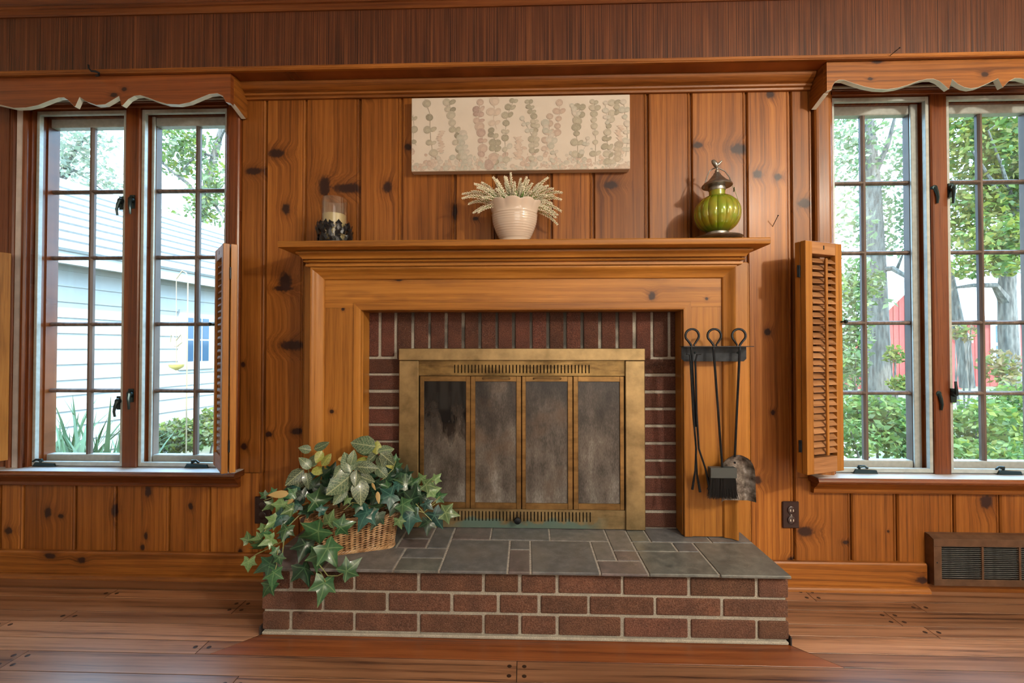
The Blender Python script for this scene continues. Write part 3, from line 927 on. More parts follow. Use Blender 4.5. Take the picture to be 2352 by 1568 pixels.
M['brass_t'] = brass_mat('tarnished_brass_bar', (0.28, 0.165, 0.062), 0.38, 0.35)

def soot_glass(name, seed, clear=0.0, warm=0.0):
    m = NT(name)
    P = m.xyz(m.pos)
    s1 = m.noise(m.vec(m.math('MULTIPLY', P[0], 17.0), seed, m.math('MULTIPLY', P[2], 6.0)), 1.0, 4, 0.6)
    s2 = m.noise(m.vec(m.math('MULTIPLY', P[0], 330.0), seed, m.math('MULTIPLY', P[2], 90.0)), 1.0, 3, 0.7)
    s3 = m.noise(m.vec(m.math('ADD', P[0], seed), 0.0, P[2]), 8.0, 3)
    f = m.math('ADD', m.math('MULTIPLY', s1, 0.55), m.math('ADD', m.math('MULTIPLY', s2, 0.35), m.math('MULTIPLY', s3, 0.30)))
    hz = m.rng(P[2], 0.33, 0.83, 0.10, -0.10)       # the soot film burnt thinner low down
    f = m.math('ADD', f, hz)
    col = m.ramp(m.rng(f, 0.42, 0.80, 0, 1), [(0, (0.006, 0.005, 0.005)), (0.35, (0.040, 0.034, 0.030)), (0.7, (0.115, 0.103, 0.092)), (1, (0.24, 0.235, 0.225))])
    if warm:
        col = m.mix(m.rng(s3, 0.5, 0.65, 0, warm), col, (0.085, 0.045, 0.020))
    if clear:      # one pane was wiped: black glass at the top
        k = m.rng(m.math('ADD', P[2], m.rng(s1, 0.3, 0.7, -0.12, 0.12)), 0.60, 0.70, 0, clear)
        col = m.mix(k, col, (0.010, 0.009, 0.009))
        m.set(Roughness=m.rng(k, 0, 1, 0.34, 0.04))
    else:
        m.set(Roughness=0.34)
    m.set(Base_Color=col, Specular_IOR_Level=0.6)
    return m.m

fd = empty('fireplace_doors', (-0.02, -0.03, 0.229), 'antique brass fireplace screen with four sooty bifold glass doors and vent slots', 'fireplace doors')
BX0, BX1 = -0.5115, 0.4685
ZT_, ZB3 = 0.9445, 0.229
MB().box(BX0, BX1, -0.040, 0.0, 0.8965, ZT_, 0.002).build('top_bar', M['brass'], fd)
MB().box(BX0, -0.4325, -0.036, 0.0, ZB3, 0.8960, 0.0025).build('side_bar', M['brass'], fd)
MB().box(0.3915, BX1, -0.036, 0.0, ZB3, 0.8960, 0.0025).build('side_bar', M['brass'], fd)
def vent_panel(z0, z1, s0, s1, x0, x1, n, mat, yf=-0.026):
    """sheet-metal panel with n real slots cut through it"""
    m_ = MB()
    a, b = -0.4320, 0.3910
    m_.box(a, b, yf, yf + 0.02, z0, s0).box(a, b, yf, yf + 0.02, s1, z1)
    w = (x1 - x0) / (n - 1)
    xs_ = a
    for k in range(n):
        c = x0 + k * w
        m_.box(xs_, c - 0.0022, yf, yf + 0.02, s0, s1)
        xs_ = c + 0.0022
    m_.box(xs_, b, yf, yf + 0.02, s0, s1)
    return m_.build('vent_panel', mat, fd)
vent_panel(0.8350, 0.8962, 0.8455, 0.8785, -0.288, 0.250, 40, M['brass_d'])
lp = vent_panel(ZB3, 0.3035, 0.2560, 0.2940, -0.286, 0.253, 40, M['brass_v'])
MB().box(-0.50, 0.46, 0.012, 0.02, 0.23, 0.93).box(-0.44, 0.40, -0.006, 0.012, 0.23, 0.30).box(-0.44, 0.40, -0.006, 0.012, 0.84, 0.89).build('dark_firebox', M['dark'], fd)
# damper knob
kx, kz = at(1189, 1192, -0.03)
kb = MB().lathe([(0.004, 0), (0.004, 0.012), (0.0125, 0.014), (0.0145, 0.020), (0.0125, 0.026), (0.006, 0.028)], (0, 0, 0), 20).build('damper_knob', M['iron'], lp, smooth=True, origin=(0, 0, 0))
kb.rotation_euler = (PI / 2, 0, 0)
kb.location = Vector((kx, -0.0261, kz)) - WL[lp.name]
DX = [(-0.4275, -0.2240), (-0.2225, -0.0205), (-0.0175, 0.1840), (0.1868, 0.3870)]
GX = [(-0.411, -0.242), (-0.204, -0.040), (-0.002, 0.164), (0.206, 0.370)]
dz0, dz1, gz0, gz1 = 0.3060, 0.8335, 0.3300, 0.8120
for k, ((a, b), (ga, gb)) in enumerate(zip(DX, GX)):
    d = empty('glass_door', ((a + b) / 2, -0.03, dz0))
    d.parent = fd; d.location = WL[d.name] - WL[fd.name]
    y0 = -0.032 - (0.002 if k in (1, 2) else 0)
    MB().box(a, ga, y0, y0 + 0.014, dz0, dz1, 0.0015).build('door_stile', M['brass_t'], d)
    MB().box(gb, b, y0, y0 + 0.014, dz0, dz1, 0.0015).build('door_stile', M['brass_t'], d)
    MB().box(ga - 0.0005, gb + 0.0005, y0 + 0.0004, y0 + 0.0135, gz1, dz1, 0.001).build('door_rail', M['brass_t'], d)
    MB().box(ga - 0.0005, gb + 0.0005, y0 + 0.0004, y0 + 0.0135, dz0, gz0, 0.001).build('door_rail', M['brass_t'], d)
    MB().box(ga, gb, y0 + 0.006, y0 + 0.010, gz0, gz1).build('door_glass', soot_glass('sooty_glass_%d' % k, 3.1 + 7.7 * k, 0.97 if k == 0 else 0.0, 0.5 if k in (1, 2) else 0.15), d)
    if k in (1, 2):
        xa, _ = at((1109, 1226)[k - 1], 867, -0.05); xb, _ = at((1170, 1288)[k - 1], 867, -0.05)
        MB().tube([(xa, y0, 0.823), (xa, y0 - 0.012, 0.826), (xa + 0.004, y0 - 0.016, 0.827), (xb - 0.004, y0 - 0.016, 0.827), (xb, y0 - 0.012, 0.826), (xb, y0, 0.823)], 0.0035, 6).build('door_handle', M['brass'], d, smooth=True)

# ---------------------------------------------------------------- raised hearth
he = empty('raised_hearth', (-0.02, -0.18, 0.0), 'raised red brick hearth topped with dark grey slate tiles', 'hearth')
HX0, HX1, HY = -0.875, 0.837, -0.357
MB().box(HX0 + 0.006, HX1 - 0.006, HY + 0.006, 0.0, 0.0, 0.2135).build('mortar_core', M['mortar'], he)
MB().box(HX0 + 0.004, HX1 - 0.004, HY + 0.003, 0.0, 0.204, 0.2165, 0.003).build('mortar_bed', M['mortar'], he)
MB().box(HX0 + 0.002, HX1 - 0.002, HY - 0.006, HY + 0.02, 0.0, 0.0105, 0.003).build('mortar_base', M['mortar'], he)
R1 = [-0.7797, -0.5672, -0.3537, -0.1407, -0.0214, 0.1001, 0.3105, 0.5246, 0.7382]
R2 = [-0.6718, -0.4574, -0.2448, -0.0909, 0.0408, 0.202, 0.4157, 0.6282]
for r_, (z0, z1) in zip((R1, R2, R1), ((0.1485, 0.2055), (0.0825, 0.1385), (0.0145, 0.0725))):
    ed = [HX0 - 0.005] + r_ + [HX1 + 0.005]
    for a, b in zip(ed, ed[1:]):
        yb_ = HY + 0.095
        brick(he, a + 0.005, b - 0.005, HY, yb_, z0, z1, M['brick'])
    for xe, xi in ((HX0, HX0 + 0.095), (HX1, HX1 - 0.095)):
        yy = HY + 0.10
        while yy < -0.03:
            y2 = min(yy + 0.20, -0.02)
            xa, xb = sorted((xe, xi))
            brick(he, xa, xb, yy, y2, z0, z1, M['brick'])
            yy = y2 + 0.01
M['clip'] = plain('dark_corner_clip', (0.05, 0.04, 0.04), 0.5, 0.5)
for xe in (HX0 - 0.006, HX1 + 0.001):
    MB().box(xe, xe + 0.005, HY - 0.008, HY + 0.03, 0.0, 0.028, 0.001).build('corner_clip', M['clip'], he)

m = NT('slate')
n1 = m.noise(m.pos, 30.0, 5, 0.65)
n2 = m.noise(m.pos, 7.0, 3)
col = m.ramp(m.rng(n1, 0.3, 0.7, 0, 1), [(0, (0.075, 0.077, 0.082)), (0.5, (0.130, 0.131, 0.136)), (1, (0.205, 0.20, 0.20))])
r_ = m.orand
col = m.mix(1.0, col, m.ramp(r_, [(0, (1.0, 0.86, 0.86)), (0.3, (0.9, 0.95, 1.0)), (0.6, (0.95, 1.02, 0.95)), (0.85, (1.12, 1.1, 1.1)), (1, (1.25, 1.0, 0.95))], 'CONSTANT'), 'MULTIPLY')
col = m.mix(m.rng(n2, 0.5, 0.7, 0, 0.4), col, (0.19, 0.18, 0.165))
dust = m.noise(m.pos, 330.0, 2, 0.6)
patch = m.noise(m.pos, 9.0, 2)
col = m.mix(m.math('MULTIPLY', m.rng(dust, 0.63, 0.70, 0, 0.7), m.rng(patch, 0.5, 0.66, 0, 1)), col, (0.5, 0.46, 0.36))
m.set(Base_Color=col, Roughness=m.rng(n1, 0.3, 0.7, 0.30, 0.5))
m.bump(n1, 0.25, 0.003)
M['slate'] = m.m
M['grout'] = plain('grey_grout', (0.38, 0.36, 0.33), 0.95, var=0.3, vscale=120)
SY = -0.376
MB().box(HX0 - 0.002, HX1 + 0.0, SY + 0.006, -0.002, 0.2166, 0.2235).build('grout', M['grout'], he)
L, Rr = HX0 - 0.008, HX1 - 0.001
A_, B_, C_ = -0.134, -0.212, -0.288
TILES = [(L, -0.70, -0.134, 0.0), (L, -0.70, SY, A_), (-0.70, -0.47, B_, 0.0), (-0.70, -0.585, B_, 0.0), (-0.47, -0.3622, A_, 0.0), (-0.47, -0.3622, B_, A_), (-0.3622, -0.285, B_, 0.0),
         (-0.662, -0.433, SY, B_), (-0.433, -0.283, C_, B_), (-0.433, -0.283, SY, C_), (-0.283, -0.137, A_, 0.0), (-0.137, 0.0887, A_, 0.0), (0.0887, 0.3065, A_, 0.0),
         (-0.283, -0.061, SY, A_), (-0.061, 0.014, B_, A_), (-0.061, 0.014, SY, B_), (0.014, 0.2365, SY, A_), (0.2365, 0.3065, C_, A_), (0.3065, 0.390, B_, 0.0), (0.3065, 0.390, C_, B_),
         (0.2365, 0.390, SY, C_), (0.390, 0.463, A_, 0.0), (0.463, 0.687, A_, 0.0), (0.687, Rr, A_, 0.0), (0.390, 0.537, B_, A_), (0.537, 0.6135, B_, A_), (0.390, 0.6135, SY, B_), (0.6135, Rr, SY, A_)]
TILES[0] = (L, -0.70, A_, 0.0)
TILES[1] = (L, -0.662, SY, B_)
TILES[2] = (L, -0.70, B_, A_)
TILES[3] = (-0.70, -0.47, B_, 0.0)
for (a, b, y0, y1) in TILES:
    g_ = 0.0032
    zt = 0.226 + rb.uniform(-0.0006, 0.0006)
    xa = a + (g_ if a > L else 0); xb = b - (g_ if b < Rr else 0)
    MB().box(xa, xb, y0 + (g_ if y0 > SY else rb.uniform(-0.002, 0.002)), y1 - g_, 0.2166, zt, 0.0018).build('slate_tile', M['slate'], he)

# ---------------------------------------------------------------- bifold louvred shutters
def local_root(name, label, cat, group=None):
    o = empty(name, (0, 0, 0), label, cat, group)
    WL[o.name] = Vector((0, 0, 0))
    return o

SH_W, SH_H = 0.190, 0.851
def shutter_panel(root, name, x0, y0, knob_right=True, rod=True):
    t = 0.021
    w, h = SH_W, SH_H
    p = empty(name, (x0, y0, 0))
    p.parent = root
    WL[p.name] = Vector((x0, y0, 0)); p.location = (x0, y0, 0)
    for a in (0.0, w - 0.034):
        MB().box(x0 + a, x0 + a + 0.034, y0, y0 + t, 0, h, 0.0015).build('stile', M['shutter_z'], p)
    MB().box(x0 + 0.034, x0 + w - 0.034, y0 + 0.001, y0 + t - 0.001, 0, 0.058, 0.001).build('rail', M['shutter_x'], p)
    MB().box(x0 + 0.034, x0 + w - 0.034, y0 + 0.001, y0 + t - 0.001, h - 0.046, h, 0.001).build('rail', M['shutter_x'], p)
    n = 29
    lo, hi = 0.068, h - 0.056
    me = None
    for k in range(n):
        z = lo + (hi - lo) * (k + 0.5) / n
        if me is None:
            a = math.radians(42)
            c, s = math.cos(a), math.sin(a)
            pr = []
            for q, r_ in ((-0.0145, 0.0), (-0.012, -0.0028), (0.012, -0.0028), (0.0145, 0.0), (0.012, 0.0028), (-0.012, 0.0028)):
                pr.append((q * c - r_ * s, q * s + r_ * c))
            me = MB().prism_x(pr, -(w - 0.068) / 2, (w - 0.068) / 2).mesh('louver', (0, 0, 0))
            me.materials.append(M['shutter_x'])
        inst('louver', me, (x0 + w / 2, y0 + t / 2, z), p)
    if rod:
        MB().box(x0 + w / 2 - 0.005, x0 + w / 2 + 0.005, y0 - 0.011, y0 - 0.002, lo - 0.002, hi - 0.006, 0.002).build('tilt_rod', M['shutter_z'], p)
        MB().prism_y([(x0 + w / 2 - 0.003, h - 0.028), (x0 + w / 2 + 0.003, h - 0.028), (x0 + w / 2 + 0.003, h - 0.014), (x0 + w / 2, h - 0.012), (x0 + w / 2 - 0.003, h - 0.014)], y0 + 0.0005, y0 + 0.002).build('rod_notch', M['dark'], p)
    return p

def hinge(root, x, y, z):
    MB().tube([(x, y, z - 0.022), (x, y, z + 0.022)], 0.003, 8).box(x - 0.009, x + 0.0005, y + 0.001, y + 0.003, z - 0.022, z + 0.022).build('hinge', M['iron'], root)

def bifold(label, loc, ang, knob):
    r = local_root('bifold_shutter', label, 'shutter')
    shutter_panel(r, 'front_panel', 0, 0)
    shutter_panel(r, 'back_panel', 0.003, 0.0245, rod=False)
    for z in (0.10, SH_H - 0.11):
        hinge(r, -0.002 if knob > 0 else SH_W + 0.004, 0.023, z)
    kx = SH_W - 0.008 if knob > 0 else 0.012
    k = MB().lathe([(0.0035, 0), (0.003, 0.010), (0.006, 0.012), (0.008, 0.017), (0.006, 0.022), (0.001, 0.023)], (0, 0, 0), 12).build('knob', M['latch'], r, smooth=True, origin=(0, 0, 0))
    k.rotation_euler = (PI / 2, 0, 0)
    k.location = (kx, 0, SH_H * 0.655)
    r.location = loc
    r.rotation_euler = (0, 0, math.radians(ang))
    return r

bifold('folded pair of louvred pine shutters with brown knob, right of the fireplace tools', (1.0139, -0.170, 0.487), 21.7, 1)
bifold('folded louvred shutter seen edge-on at the right side of the left window', (-1.2470, -0.070, 0.483), -47.3, -1)
bifold('folded pine shutter cut by the left edge of the picture', (-2.128 - 0.19 * 0.407, -0.040 - 0.19 * 0.914, 0.486), 66.0, -1)

# ---------------------------------------------------------------- canvas print over the mantel
m = NT('canvas_weave')
P = m.xyz(m.obj)
wv = m.math('MULTIPLY', m.math('SINE', m.math('MULTIPLY', P[0], 4200.0)), m.math('SINE', m.math('MULTIPLY', P[2], 4200.0)))
m.set(Base_Color=m.mix(m.rng(m.noise(m.pos, 6.0, 3), 0.3, 0.7, 0, 1), (0.56, 0.50, 0.43), (0.64, 0.58, 0.51)), Roughness=0.8)
m.bump(wv, 0.15, 0.0004)
M['canvas'] = m.m
m = NT('printed_ink')
vc = m.node('ShaderNodeVertexColor', layer_name='Col')
nn = m.noise(m.pos, 330.0, 3)
m.set(Base_Color=m.mix(m.rng(nn, 0.3, 0.7, 0, 0.35), vc.outputs[0], (0.58, 0.50, 0.43)), Roughness=0.8)
M['ink'] = m.m
CXa, CXb, CZa, CZb, CYf = -0.4630, 0.4125, 1.6570, 1.9550, -0.040
cv = empty('canvas_print', ((CXa + CXb) / 2, -0.02, CZa), 'long pale canvas print of grey-green and mauve eucalyptus stems above the mantel', 'canvas print')
MB().box(CXa, CXb, CYf, -0.002, CZa, CZb, 0.002).build('canvas', M['canvas'], cv)
pr_ = MB()
LAYER = [0]
def ink(x, z, rx, rz, ang, col, n=12, tip=0.0):
    LAYER[0] += 1
    y = CYf - 0.0003 - LAYER[0] * 1.2e-6
    vs = []
    for k in range(n):
        th = 2 * PI * k / n
        a, b = rx * math.cos(th), rz * math.sin(th)
        if tip and math.cos(th) > 0.9: a *= 1 + tip
        px_, pz_ = x + a * math.cos(ang) - b * math.sin(ang), z + a * math.sin(ang) + b * math.cos(ang)
        vs.append((min(max(px_, CXa + 0.001), CXb - 0.001), y, min(max(pz_, CZa + 0.001), CZb - 0.001)))
    pr_.add(vs, [list(range(n))], col)
def ink_line(pts, w, col):
    LAYER[0] += 1
    y = CYf - 0.0003 - LAYER[0] * 1.2e-6
    for (x0, z0), (x1, z1) in zip(pts, pts[1:]):
        d = math.hypot(x1 - x0, z1 - z0) or 1
        nx, nz = -(z1 - z0) / d * w, (x1 - x0) / d * w
        pr_.add([(x0 + nx, y, z0 + nz), (x1 + nx, y, z1 + nz), (x1 - nx, y, z1 - nz), (x0 - nx, y, z0 - nz)], [[0, 1, 2, 3]], col)
GG = [(0.235, 0.225, 0.165), (0.30, 0.285, 0.21), (0.37, 0.35, 0.27), (0.44, 0.41, 0.33)]
MV = [(0.335, 0.235, 0.205), (0.41, 0.30, 0.26), (0.48, 0.37, 0.31)]
TN = [(0.52, 0.41, 0.34), (0.55, 0.455, 0.38)]
SG = [(0.43, 0.43, 0.37), (0.48, 0.47, 0.41), (0.52, 0.48, 0.42)]
rp = random.Random(21)
def cp(u, v, o=940):
    """zoomed-crop coordinates (8.04 x) to the face of the canvas"""
    return at(o + u / 8.04, 210 + v / 8.04, CYf)
def uleaf(u, v, s, pal, o=940, asp=None, ang=None):
    x, z = cp(u, v, o)
    k = (CYf - CAM.y) / F_PX / 8.04
    c = rp.choice(pal)
    a = rp.uniform(-0.5, 0.5) if ang is None else ang
    s *= 1.18
    c = tuple(q * 0.86 for q in c)
    ink(x, z, s * k, s * k * (asp or rp.uniform(0.8, 1.0)), a, c)
    ink(x + s * k * 0.15, z - s * k * 0.15, s * k * 0.55, s * k * 0.45, a, tuple(min(1, q * 1.14) for q in c))
def stem(pts, pal, o=940, n=9, s=58, w=3.0, skip=0.0):
    P_ = [cp(u, v, o) for u, v in pts]
    k = (CYf - CAM.y) / F_PX / 8.04
    ink_line(P_, w * k * 1.2, tuple(q * 0.85 for q in pal[0]))
    n = max(3, round(n * 0.85))
    for i in range(n):
        t = (i + 0.3) / n * (len(pts) - 1)
        a = min(int(t), len(pts) - 2)
        f = t - a
        u = pts[a][0] + (pts[a + 1][0] - pts[a][0]) * f
        v = pts[a][1] + (pts[a + 1][1] - pts[a][1]) * f
        sz = s * rp.uniform(0.75, 1.2)
        if rp.random() < 0.55:
            uleaf(u - sz * 0.75, v + rp.uniform(-12, 12), sz * 0.9, pal, o)
            uleaf(u + sz * 0.75, v + rp.uniform(-12, 12), sz * 0.85, pal, o, rp.uniform(0.55, 0.95), rp.uniform(0.1, 0.9))
        else:
            uleaf(u + rp.uniform(-12, 12), v, sz, pal, o)
# pale undergrowth along the bottom edge
for k in range(330):
    u = rp.uniform(0, 4070)
    v = 1440 - abs(rp.gauss(0, 150))
    pal = rp.choice([SG, SG, TN, TN, [(0.50, 0.48, 0.42), (0.46, 0.45, 0.39)], MV[2:]])
    uleaf(u, v, rp.uniform(18, 55), pal, 940, rp.uniform(0.35, 0.95), rp.uniform(0, PI))
for u0, v0 in ((580, 740), (2010, 860), (2020, 850), (3880, 640)):     # fern-like washes
    for i in range(9):
        uleaf(u0 + rp.uniform(-35, 35), v0 + i * 45, 55, TN, 940, 0.25, rp.uniform(-0.4, 0.3))
stem([(1560, 120), (1570, 300), (1560, 520), (1620, 700)], TN, n=4, s=70)
stem([(2780, 160), (2770, 420), (2740, 640), (2710, 850)], [(0.45, 0.345, 0.285), (0.48, 0.375, 0.31)], n=6, s=66)
stem([(2600, 420), (2590, 640), (2560, 900), (2500, 1150)], [(0.46, 0.365, 0.30), (0.50, 0.40, 0.335)], n=6, s=62)
stem([(70, 430), (90, 620), (70, 900), (130, 1000)], GG[1:], n=4, s=56)
stem([(290, 140), (385, 420), (385, 620), (400, 900), (430, 1080), (500, 1260)], GG, n=6, s=66)
stem([(740, 170), (760, 330), (770, 470), (830, 660), (880, 800), (890, 950), (915, 1130), (930, 1300)], GG, n=11, s=64)
stem([(990, 760), (980, 900), (980, 1060), (1060, 1200), (1080, 1330)], SG, n=8, s=66)
stem([(1320, 160), (1290, 330), (1280, 440), (1300, 600), (1330, 740), (1360, 920), (1350, 1120), (1330, 1200)], MV, n=11, s=68)
stem([(1520, 690), (1550, 800), (1590, 950), (1590, 1080), (1580, 1250), (1500, 1350)], GG, n=7, s=64)
stem([(1560, 1190), (1500, 1330), (1440, 1400)], MV[1:], n=4, s=80)
stem([(1950, 140), (1870, 300), (1800, 480), (1780, 700), (1770, 860), (1775, 1150), (1790, 1380)], GG[1:], n=10, s=58)
stem([(2205, 170), (2240, 300), (2290, 430), (2320, 560), (2340, 700), (2310, 800), (2300, 960), (2310, 1120), (2230, 1340)], GG[1:], n=14, s=58)
stem([(2080, 470), (2130, 560), (2200, 680), (2260, 800)], SG, n=4, s=46)
stem([(2500, 560), (2520, 690), (2640, 820), (2620, 1000), (2720, 1200)], SG, n=8, s=58)
stem([(3150, 240), (3140, 440), (3100, 600), (3080, 760), (3110, 1000), (3110, 1340)], GG[1:], n=8, s=66)
stem([(2980, 240), (3050, 340), (3120, 450)], SG, n=3, s=44)
stem([(3290, 830), (3260, 1000), (3140, 1220)], SG, n=4, s=40)
stem([(3410, 160), (3430, 300), (3420, 460), (3420, 600), (3440, 770), (3440, 1000), (3440, 1300)], GG[2:], n=10, s=54)
stem([(3780, 170), (3830, 300), (3760, 460), (3680, 640), (3650, 800), (3660, 1000), (3690, 1200), (3720, 1380)], GG[1:], n=12, s=58)
stem([(3610, 170), (3650, 450), (3660, 640)], SG, n=5, s=44)
stem([(3870, 960), (3850, 1120), (3840, 1300)], [(0.37, 0.33, 0.26), (0.43, 0.38, 0.30)], n=5, s=60)
stem([(3960, 150), (3980, 400), (4020, 620), (4030, 900), (4000, 1200)], SG, n=8, s=52)
pr_.build('eucalyptus_print', M['ink'], cv, normals=False)

# ---------------------------------------------------------------- things on the mantel shelf (top at z = 1.342)
ZSH = 1.3422
# candle in a black leaf-work holder
cx, cy = -0.7456, -0.110
ch = empty('candle_holder', (cx, cy, ZSH), 'black openwork leaf candle holder with a glass cylinder on the mantel', 'candle holder')
M['black'] = plain('black_painted_metal', (0.010, 0.010, 0.012), 0.32, 0.3)
g = NT('clear_glass')
tr = g.node('ShaderNodeBsdfTransparent'); tr.inputs[0].default_value = (0.95, 0.96, 0.95, 1)
gl = g.node('ShaderNodeBsdfGlossy'); gl.inputs['Roughness'].default_value = 0.05
lw = g.node('ShaderNodeLayerWeight'); lw.inputs[0].default_value = 0.28
mx = g.node('ShaderNodeMixShader')
g.put(mx.inputs[0], g.rng(lw.outputs['Facing'], 0, 1, 0.07, 0.75))
g.t.links.new(tr.outputs[0], mx.inputs[1]); g.t.links.new(gl.outputs[0], mx.inputs[2]); g.t.links.new(mx.outputs[0], g.out.inputs[0])
M['cglass'] = g.m
MB().lathe([(0.052, 0.0), (0.060, 0.002), (0.061, 0.010), (0.058, 0.013), (0.056, 0.013)], (cx, cy, ZSH), 36).build('holder_base', M['black'], ch, smooth=True)
lm = MB()
lm.add([(-0.011, 0, 0.003), (-0.008, -0.003, 0.014), (-0.013, -0.001, 0.019), (-0.006, -0.004, 0.024), (0, -0.002, 0.034), (0.006, -0.004, 0.024), (0.013, -0.001, 0.019), (0.008, -0.003, 0.014), (0.011, 0, 0.003), (0, -0.005, 0.015), (0, -0.002, 0)],
       [[0, 1, 9, 10], [1, 2, 3, 9], [3, 4, 9], [4, 5, 9], [5, 6, 7, 9], [7, 8, 10, 9]])
leaf_me = lm.mesh('metal_leaf', (0, 0, 0), normals=False)
leaf_me.materials.append(M['black'])
rl = random.Random(5)
for ring, (zz, n, r_) in enumerate(((0.008, 15, 0.0600), (0.034, 15, 0.0595), (0.058, 15, 0.0590))):
    for k in range(n):
        a = 2 * PI * (k + 0.5 * ring) / n + rl.uniform(-0.06, 0.06)
        q = Euler((rl.uniform(-0.2, 0.25), rl.uniform(-0.5, 0.5), a + PI / 2)).to_quaternion()
        inst('metal_leaf', leaf_me, (cx + r_ * math.cos(a), cy + r_ * math.sin(a), ZSH + zz + rl.uniform(-0.003, 0.004)), ch, q, rl.uniform(0.95, 1.15))
MB().lathe([(0.0485, 0.014), (0.0485, 0.181), (0.0475, 0.1825), (0.0465, 0.181), (0.0465, 0.014)], (cx, cy, ZSH), 40, caps=False).build('glass_cylinder', M['cglass'], ch, smooth=True)
m = NT('ivory_wax')
m.set(Base_Color=(0.72, 0.58, 0.30), Roughness=0.45, Subsurface_Weight=0.0)
cd = empty('candle', (cx, cy, ZSH + 0.014), 'ivory pillar candle inside the glass of the black leaf holder', 'candle')
MB().lathe([(0.0440, 0.014), (0.0440, 0.119), (0.041, 0.121), (0.036, 0.1185), (0.01, 0.117)], (cx, cy, ZSH), 32).build('wax', m.m, cd, smooth=True)
MB().tube([(cx, cy, ZSH + 0.116), (cx + 0.001, cy, ZSH + 0.128)], 0.0012, 6).build('wick', M['black'], cd)

# scalloped ceramic planter with white flowers
vx, vy = -0.0446, -0.108
m = NT('cream_glaze')
P = m.xyz(m.obj)
rg = m.math('SINE', m.math('MULTIPLY', P[2], 780.0))
col = m.mix(m.rng(rg, -1, 0.2, 0.45, 0), (0.60, 0.50, 0.42), (0.40, 0.31, 0.24))
col = m.mix(m.rng(P[2], 0.108, 0.113, 0, 1), col, (0.60, 0.50, 0.42))
m.set(Base_Color=col, Roughness=0.14, Coat_Weight=0.6, Coat_Roughness=0.05)
M['glaze'] = m.m
prof = [(0.046, 0.0), (0.060, 0.0), (0.063, 0.003), (0.062, 0.008), (0.057, 0.014), (0.056, 0.018)]
for k in range(30):
    t = k / 29
    z = 0.018 + t * 0.094
    r_ = 0.056 + 0.031 * math.sin(t * PI / 2) ** 0.9
    prof.append((r_ + (0.0009 if k % 3 == 0 else 0.0), z))
prof += [(0.0885, 0.113), (0.0865, 0.117), (0.0875, 0.122), (0.0925, 0.134), (0.0985, 0.146), (0.1035, 0.154), (0.1045, 0.158), (0.1005, 0.156), (0.091, 0.147), (0.085, 0.130), (0.082, 0.110), (0.06, 0.03), (0.01, 0.02)]
N0 = 36
def scal(th, r_, z, i):
    if i >= N0 + 2 and i <= N0 + 9:
        w_ = min(1, (z - 0.117) / 0.04)
        c = abs(math.sin(th * 5.0 + 0.3))
        return r_ * (1 - 0.045 * w_ * (1 - c) ** 1.5 * 1.6), z + 0.007 * w_ * (c - 0.6)
    return r_, z
MB().lathe(prof, (vx, vy, ZSH), 120, fn=scal, sy=0.86).build('planter', M['glaze'], None, smooth=True,
    label='cream glazed planter with scalloped rim and ribbed bowl in the middle of the mantel', cat='planter')
M['bud'] = plain('cream_blossom', (0.84, 0.80, 0.64), 0.7, var=0.12, vscale=200)
M['sprig'] = plain('green_sprig', (0.16, 0.24, 0.055), 0.6)
M['greenleaf'] = plain('green_leaf', (0.085, 0.17, 0.025), 0.5)
fw = empty('white_flowers', (vx, vy, ZSH + 0.13), 'bunch of small cream-white artificial flower spikes in the cream planter', 'flowers')
rw = random.Random(9)
TIPS = [(110, 570), (350, 370), (490, 340), (720, 235), (950, 225), (1070, 150), (1270, 255), (1390, 230), (1500, 360), (1815, 245), (1920, 465), (2100, 545), (2080, 915), (1975, 1045), (325, 950), (420, 940), (230, 770),
        (600, 470), (820, 400), (1150, 330), (1330, 430), (1640, 360), (1780, 600), (1900, 760), (500, 650), (990, 620), (1170, 560), (1330, 690), (700, 600), (1480, 520), (1250, 470), (1000, 350)]
TIPS += [(u + rw.uniform(-90, 90), v + rw.uniform(40, 170)) for u, v in TIPS[:14] + TIPS[17:24]]
FR = (1330, 560, 990, 1170, 700, 1480, 1000, 500, 420, 600)
for i, (u, v) in enumerate(TIPS):
    yy = vy + (rw.uniform(-0.075, -0.02) if u in (990, 1170, 1330, 700, 500, 420, 1975, 1480) else rw.uniform(-0.045, 0.05))
    tip = p3(1050 + u / 8.71, 380 + v / 8.71, yy)
    root = Vector((vx + (tip.x - vx) * 0.28, vy + (yy - vy) * 0.4, ZSH + 0.140))
    mid = root.lerp(tip, 0.55) + Vector((0, 0, 0.22 * abs(tip.x - vx)))
    pts = []
    for k in range(9):
        t = k / 8
        pts.append(root * (1 - t) ** 2 + mid * 2 * t * (1 - t) + tip * t * t)
    s_ = MB()
    s_.tube(pts, [0.0016 - 0.0008 * k / 8 for k in range(9)], 5)
    sp = s_.build('flower_stem', M['sprig'], fw, smooth=True)
    b = MB()
    L_ = (tip - root).length
    n = int(26 + L_ * 230)
    for k in range(n):
        t = 0.36 + 0.64 * (k + 0.5) / n
        q = t * 8
        a = min(int(q), 7)
        c = pts[a].lerp(pts[a + 1], q - a)
        rr = 0.0105 * (1.05 - 0.75 * (t - 0.36) / 0.64)
        th = k * 2.399
        d = (pts[a + 1] - pts[a]).normalized()
        e1 = d.orthogonal().normalized(); e2 = d.cross(e1)
        out = e1 * math.cos(th) + e2 * math.sin(th)
        axis = (out + d * 0.9).normalized()
        b.ball(c + out * rr * 0.7 + d * 0.002, (0.0018, 0.0018, 0.0036), 5, 3, axis.to_track_quat('Z', 'Y'))
    b.build('blossom_spike', M['bud'], sp, smooth=True, normals=False)
